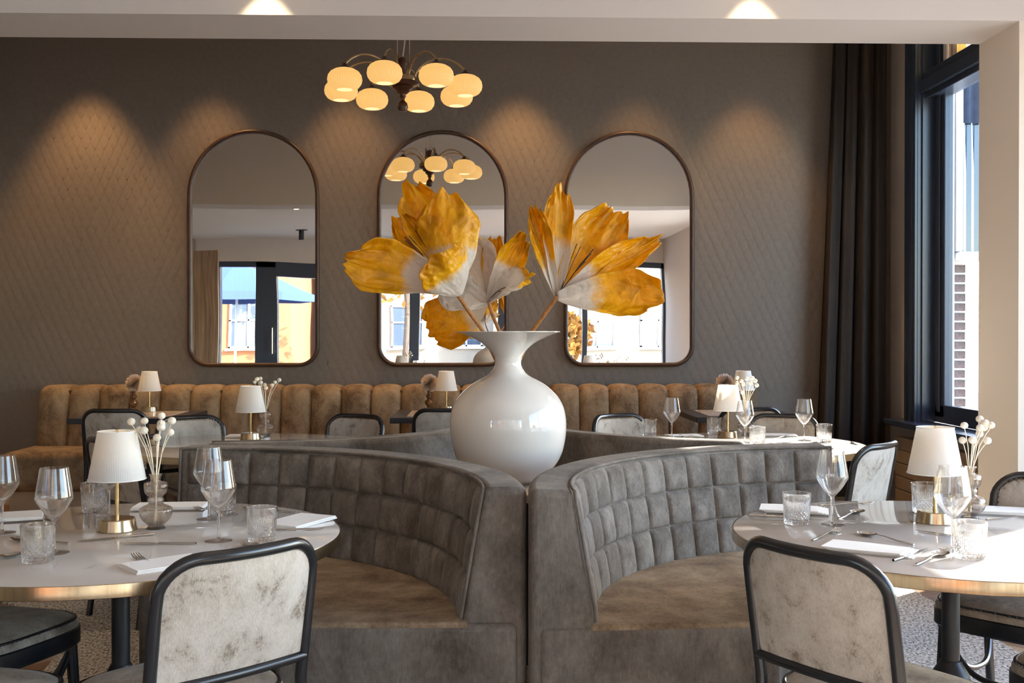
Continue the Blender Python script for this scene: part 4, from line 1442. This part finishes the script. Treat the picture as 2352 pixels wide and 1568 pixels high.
fk = flat([(0, .004, .0035, .002), (.004, .0055, .0035, .0025), (.06, .0042, .004, .0022), (.11, .003, .008, .0018), (.132, .0034, .009, .0016), (.142, .009, .0065, .0014), (.155, .0122, .0045, .0013), (.162, .0125, .004, .0012)])
for k in range(4):
    y_ = -0.0102 + 0.0068 * k
    fk.tube([(.158, y_, .004), (.178, y_, .0045), (.195, y_ * 0.95, .008), (.203, y_ * 0.9, .0115)], [.0024, .0021, .0016, .0009], 6)
fork_me = fk.mesh('fork', M['steel'])
spn = flat([(0, .004, .0035, .002), (.004, .0055, .0035, .0025), (.06, .0042, .004, .0022), (.11, .003, .009, .0018), (.136, .0035, .009, .0016), (.145, .007, .006, .0014)])


def bowl(u, v):
    a, q = 2 * PI * u, v
    x = .172 + .033 * q * math.cos(a)
    return (x, .0215 * q * math.sin(a) * (1 - 0.12 * math.cos(a)), .0012 + .0075 * q ** 2.2)


spn.grid(bowl, 24, 6)
spn.grid(lambda u, v: (lambda p_: (p_[0], p_[1] * 1.02, p_[2] - 0.0011))(bowl(u, v)), 24, 6)
spoon_me = spn.mesh('spoon', M['steel'], fix=False)
CUT = (
    ('knife', (-0.963, 3.185), (-1.115, 3.098), 'table knife lying before the base of the front left lamp'),
    ('knife', (-0.803, 3.036), (-0.962, 3.045), 'table knife in the middle of the front left table, before the bud vase'),
    ('fork', (-0.801, 2.708), (-0.945, 2.905), 'fork with tines towards the front left lamp, beside the near chair back'),
    ('spoon', (-1.16, 3.05), (-1.379, 3.135), 'spoon by the leftmost wine glass, farther of the two at the left'),
    ('spoon', (-1.31, 2.72), (-1.235, 2.905), 'spoon by the left frame edge, nearer of the two at the left'),
    ('spoon', (-1.31, 3.27), (-1.369, 3.46), 'spoon seen through the wine glass left of the front left lamp'),
    ('fork', (-0.80, 3.53), (-0.978, 3.655), 'fork behind the two overlapping wine glasses'),
    ('spoon', (-0.521, 2.89), (-0.718, 3.07), 'spoon between wine glass and tumbler above the near chair back'),
    ('knife', (-0.484, 3.255), (-0.68, 3.235), 'table knife before the napkin nearest the dark sofa'),
    ('knife', (-1.261, 3.72), (-1.33, 3.50), 'table knife behind the front left lamp'),
    ('spoon', (-0.62, 3.568), (-0.80, 3.65), 'spoon at the far rim of the front left table'),
    ('knife', (0.865, 3.462), (1.05, 3.40), 'table knife at the left rim of the front right table'),
    ('fork', (1.151, 3.663), (1.328, 3.687), 'fork at the far rim of the front right table'),
    ('spoon', (1.125, 3.385), (1.258, 3.541), 'spoon behind the wine glass on the front right table'),
    ('fork', (0.937, 3.04), (1.075, 3.206), 'fork with shining tines above the front right chair back'),
    ('spoon', (1.2, 2.965), (1.113, 3.14), 'spoon lying alone in the middle of the front right table'),
    ('knife', (1.43, 3.02), (1.286, 3.195), 'table knife before the base of the front right lamp'),
    ('knife', (1.063, 2.76), (1.205, 2.90), 'knife beside the sunlit tumbler above the brass rim'),
    ('spoon', (1.10, 2.708), (1.255, 2.87), 'spoon in bright sun before the tumbler on the front right table'),
    ('fork', (1.59, 3.36), (1.77, 3.395), 'fork before the napkin at the right frame edge'),
    ('spoon', (1.235, 5.98), (1.12, 6.10), 'spoon left of the lamp on the fully sunlit table'),
    ('fork', (1.27, 6.03), (1.17, 6.14), 'fork left of the lamp on the fully sunlit table'),
    ('knife', (0.86, 6.13), (1.03, 6.02), 'knife at the left end of the fully sunlit table'),
    ('fork', (1.62, 5.98), (1.74, 6.12), 'fork before the long napkin on the fully sunlit table'),
    ('knife', (2.0, 5.80), (1.97, 5.62), 'knife at the right end of the fully sunlit table'),
)
mes = {'knife': (knife_me, 0.0), 'fork': (fork_me, 0), 'spoon': (spoon_me, 0)}
for kind, a, b_, lab in CUT:
    o = link(kind, mes[kind][0], None, loc=(a[0], a[1], ZT + 0.0006), rz=math.atan2(b_[1] - a[1], b_[0] - a[0]))
    tag(o, lab, kind, {'knife': 'table knives', 'fork': 'table forks', 'spoon': 'table spoons'}[kind])

# ------------------------------------------------------------------ bentwood chairs (local: facing +Y, origin under the seat)
def back_pt(x, z):
    """curved, reclined back: x across, z up"""
    t_ = (z - 0.45) / 0.39
    y = -0.195 - 0.065 * t_ - 0.045 * (1 - (x / 0.2) ** 2) * min(1, max(0, t_ * 1.2))
    return Vector((x, y, z))


def make_chair(arms=False):
    o = thing('bentwood_chair', 'chair', 'chair')
    HB = 0.20
    pts = [Vector((-0.205, -0.25, 0.0)), Vector((-0.203, -0.215, 0.25)), Vector((-0.202, -0.197, 0.42))]
    for z in (0.5, 0.58, 0.66, 0.73):
        pts.append(back_pt(-HB, z))
    cr, zt = 0.085, 0.84
    for k in range(1, 8):
        a = PI - (PI / 2) * k / 8
        pts.append(back_pt(-HB + cr + cr * math.cos(a), zt - cr + cr * math.sin(a)))
    for k in range(9):
        pts.append(back_pt(-HB + cr + (2 * HB - 2 * cr) * k / 8, zt))
    half = [p.copy() for p in pts[:14]]
    for p in reversed(half):
        pts.append(Vector((-p.x, p.y, p.z)))
    MB().tube(pts, 0.0148, 12).obj('back_frame', M['black'], o)
    rail = [back_pt(-HB + 2 * HB * k / 10, 0.548) + Vector((0, -0.004, 0)) for k in range(11)]
    MB().tube(rail, 0.0125, 10).obj('back_rail', M['black'], o)
    zl = 0.560

    def padp(u, v, side):
        # superellipse-ish outline following the frame
        x = (2 * u - 1) * (HB - 0.008)
        zh = zt - 0.008
        dx = abs(x) - (HB - cr)
        if dx > 0:
            zh = zt - cr + math.sqrt(max(0, cr * cr - dx * dx)) - 0.006
        z = zl + (zh - zl) * v
        e_ = min(1, 6 * min(u, 1 - u, v, 1 - v))
        return back_pt(x, z) + Vector((0, side * (0.006 + 0.016 * e_ ** 0.5) if side > 0 else -0.004 - 0.003 * e_, 0))
    pb = MB()
    nu, nv = 22, 16
    pb.grid(lambda u, v: padp(u, v, 1), nu, nv)
    off = len(pb.v)
    pb.grid(lambda u, v: padp(u, v, -1), nu, nv)
    w_ = nu + 1
    rim = list(range(w_)) + [w_ * j + nu for j in range(1, nv + 1)] + [w_ * nv + i for i in range(nu - 1, -1, -1)] + [w_ * j for j in range(nv - 1, 0, -1)]
    for i in range(len(rim)):
        a, b_ = rim[i], rim[(i + 1) % len(rim)]
        pb.f.append((a, b_, b_ + off, a + off))
    pb.obj('back_pad', M['chair'], o, angle=60)
    nl = MB()
    path = [padp(0.02, v / 14, 1) for v in range(15)] + [padp(u / 26, 0.985, 1) for u in range(1, 26)] + [padp(0.98, 1 - v / 14, 1) for v in range(15)]
    acc, last = 0, None
    for i in range(len(path) - 1):
        sg = (path[i + 1] - path[i])
        n_ = max(1, int(sg.length / 0.0125))
        for k in range(n_):
            q = path[i] + sg * (k / n_)
            nl.lathe([(0.0052, 0), (0.004, 0.003), (0, 0.004)], 6, Matrix.Translation(q) @ Matrix.Rotation(-PI / 2, 4, 'X'))
    n_ = nl.obj('nail_trim', M['nail'], o, fix=False)
    n_['kind'] = 'stuff'

    def seat_out(a, s=1.0):
        c_, s2 = math.cos(a), math.sin(a)
        e_ = 2 / 3.4
        x = 0.225 * s * (abs(c_) ** e_) * (1 if c_ >= 0 else -1)
        y = 0.215 * s * (abs(s2) ** e_) * (1 if s2 >= 0 else -1)
        return x * (1.0 + 0.08 * y / 0.215), y + 0.01
    ring = MB()
    K = 56
    for s_, z in ((0.86, 0.395), (1.0, 0.398), (1.02, 0.404), (1.02, 0.448), (1.0, 0.452), (0.86, 0.452)):
        for k in range(K):
            x, y = seat_out(2 * PI * k / K, s_)
            ring.v.append((x, y, z))
    for j in range(6):
        j2 = (j + 1) % 6
        for k in range(K):
            k2 = (k + 1) % K
            ring.f.append((j * K + k, j * K + k2, j2 * K + k2, j2 * K + k))
    ring.obj('seat_rim', M['black'], o)
    st_ = MB()
    lev = [(1.0, 0.445), (1.0, 0.462), (0.985, 0.470), (0.95, 0.475), (0.9, 0.483), (0.75, 0.492), (0.5, 0.499), (0.25, 0.502)]
    for s_, z in lev:
        for k in range(K):
            x, y = seat_out(2 * PI * k / K, s_)
            st_.v.append((x, y, z))
    for j in range(len(lev) - 1):
        for k in range(K):
            k2 = (k + 1) % K
            st_.f.append((j * K + k, j * K + k2, (j + 1) * K + k2, (j + 1) * K + k))
    st_.f.append(tuple((len(lev) - 1) * K + k for k in range(K)))
    st_.f.append(tuple(range(K - 1, -1, -1)))
    st_.obj('seat_cushion', M['seat'], o, angle=60)
    bd = MB()
    bd.tube([(*seat_out(2 * PI * k / 112, 0.955), 0.4755) for k in range(112)], 0.0038, 6, closed=True)
    for k in range(112):
        x, y = seat_out(2 * PI * k / 112, 0.965)
        bd.lathe([(0.0048, -0.001), (0.004, 0.003), (0, 0.0045)], 6, Matrix.Translation((x, y, 0.474)))
    b_ = bd.obj('seat_nail_trim', M['black'], o, fix=False)
    b_['kind'] = 'stuff'
    for s_ in (-1, 1):
        MB().tube([(s_ * 0.178, 0.172, 0.402), (s_ * 0.184, 0.178, 0.25), (s_ * 0.2, 0.192, 0.0)], [0.0175, 0.0165, 0.0115], 12).obj('leg', M['black'], o)
        br = []
        for k in range(21):
            u = k / 20
            y = 0.165 - 0.36 * u
            z = 0.235 + 0.16 * abs(2 * u - 1) ** 3.2
            br.append((s_ * (0.195 - 0.05 * (1 - abs(2 * u - 1) ** 2)), y, z))
        MB().tube(br, 0.0095, 8).obj('bent_brace', M['black'], o)
    br = []
    for k in range(21):
        u = k / 20
        br.append((-0.18 + 0.36 * u, 0.175 - 0.03 * (1 - (2 * u - 1) ** 2), 0.235 + 0.16 * abs(2 * u - 1) ** 3.2))
    MB().tube(br, 0.0095, 8).obj('bent_brace', M['black'], o)
    if arms:
        for s_ in (-1, 1):
            MB().tube([(s_ * 0.2, -0.225, 0.665), (s_ * 0.235, -0.16, 0.672), (s_ * 0.262, -0.05, 0.67), (s_ * 0.262, 0.07, 0.662), (s_ * 0.248, 0.13, 0.64), (s_ * 0.232, 0.14, 0.58), (s_ * 0.225, 0.12, 0.44)], 0.0135, 10).obj('armrest', M['black'], o)
    return o


chair_p = make_chair()
arm_p = make_chair(True)
arm_p.name = 'bentwood_armchair'
CH = 'black bentwood chairs with beige velvet'
first = True
for bx, by, fx, fy, lab, arm in (
        (-0.538, 2.449, -0.70, 0.72, 'black bentwood chair with mottled beige back, seen from behind at the front left table', False),
        (0.735, 2.42, 0.83, 0.55, 'black bentwood chair with smooth beige back, seen from behind at the front right table', False),
        (-1.725, 3.28, 0.93, -0.36, 'chair at the left frame edge with only its dark seat under the front left table', False),
        (-1.34, 2.30, 0.25, 0.97, 'chair whose dark seat corner shows in the lower left corner', False),
        (1.932, 3.57, -0.75, -0.66, 'chair with brass nailed back rising beyond the front right table at the right edge', False),
        (1.78, 2.47, -0.5, 0.86, 'chair whose nailed seat corner shows in the lower right corner', False),
        (-1.71, 6.32, 0.62, -0.78, 'chair facing us across the table behind the dark sofa, nearer the bench end', False),
        (-0.745, 6.42, -0.5, -0.86, 'chair facing us across the table behind the dark sofa, beside the plain sofa back', False),
        (0.80, 6.40, 0.55, -0.83, 'chair facing us behind the fully sunlit table, nearest the white vase', False),
        (1.79, 6.36, -0.45, -0.89, 'chair facing us behind the fully sunlit table, nearest the curtain', False),
        (1.745, 4.69, -0.72, 0.70, 'chair turned sideways with tall back at the near side of the fully sunlit table', False),
        (-1.72, 4.99, 0.64, 0.77, 'chair mostly hidden behind the shade of the front left lamp', False),
        (-2.36, 6.95, 0.0, 1.0, 'armchair seen from behind at the square table at the bench end', False),
        (-0.245, 6.95, 0.0, 1.0, 'chair seen from behind at the square table beside the white vase', False),
        (1.75, 6.98, 0.0, 1.0, 'chair seen from behind at the square table nearest the curtain', False)):
    l_ = math.hypot(fx, fy)
    fx, fy = fx / l_, fy / l_
    pos = (bx + 0.275 * fx, by + 0.275 * fy, 0.0115)
    inrug = True
    if not (-2.9 < pos[0] < 2.24 and pos[1] < 7.3):
        pos = (pos[0], pos[1], 0.001)
    rz = facing(fx, fy)
    if 'armchair' in lab:
        arm_p.location = pos
        arm_p.rotation_euler = (0, 0, rz)
        tag(arm_p, lab, 'armchair', CH)
    elif first:
        chair_p.location = pos
        chair_p.rotation_euler = (0, 0, rz)
        tag(chair_p, lab, 'chair', CH)
        first = False
    else:
        dup(chair_p, pos, rz, lab, CH)
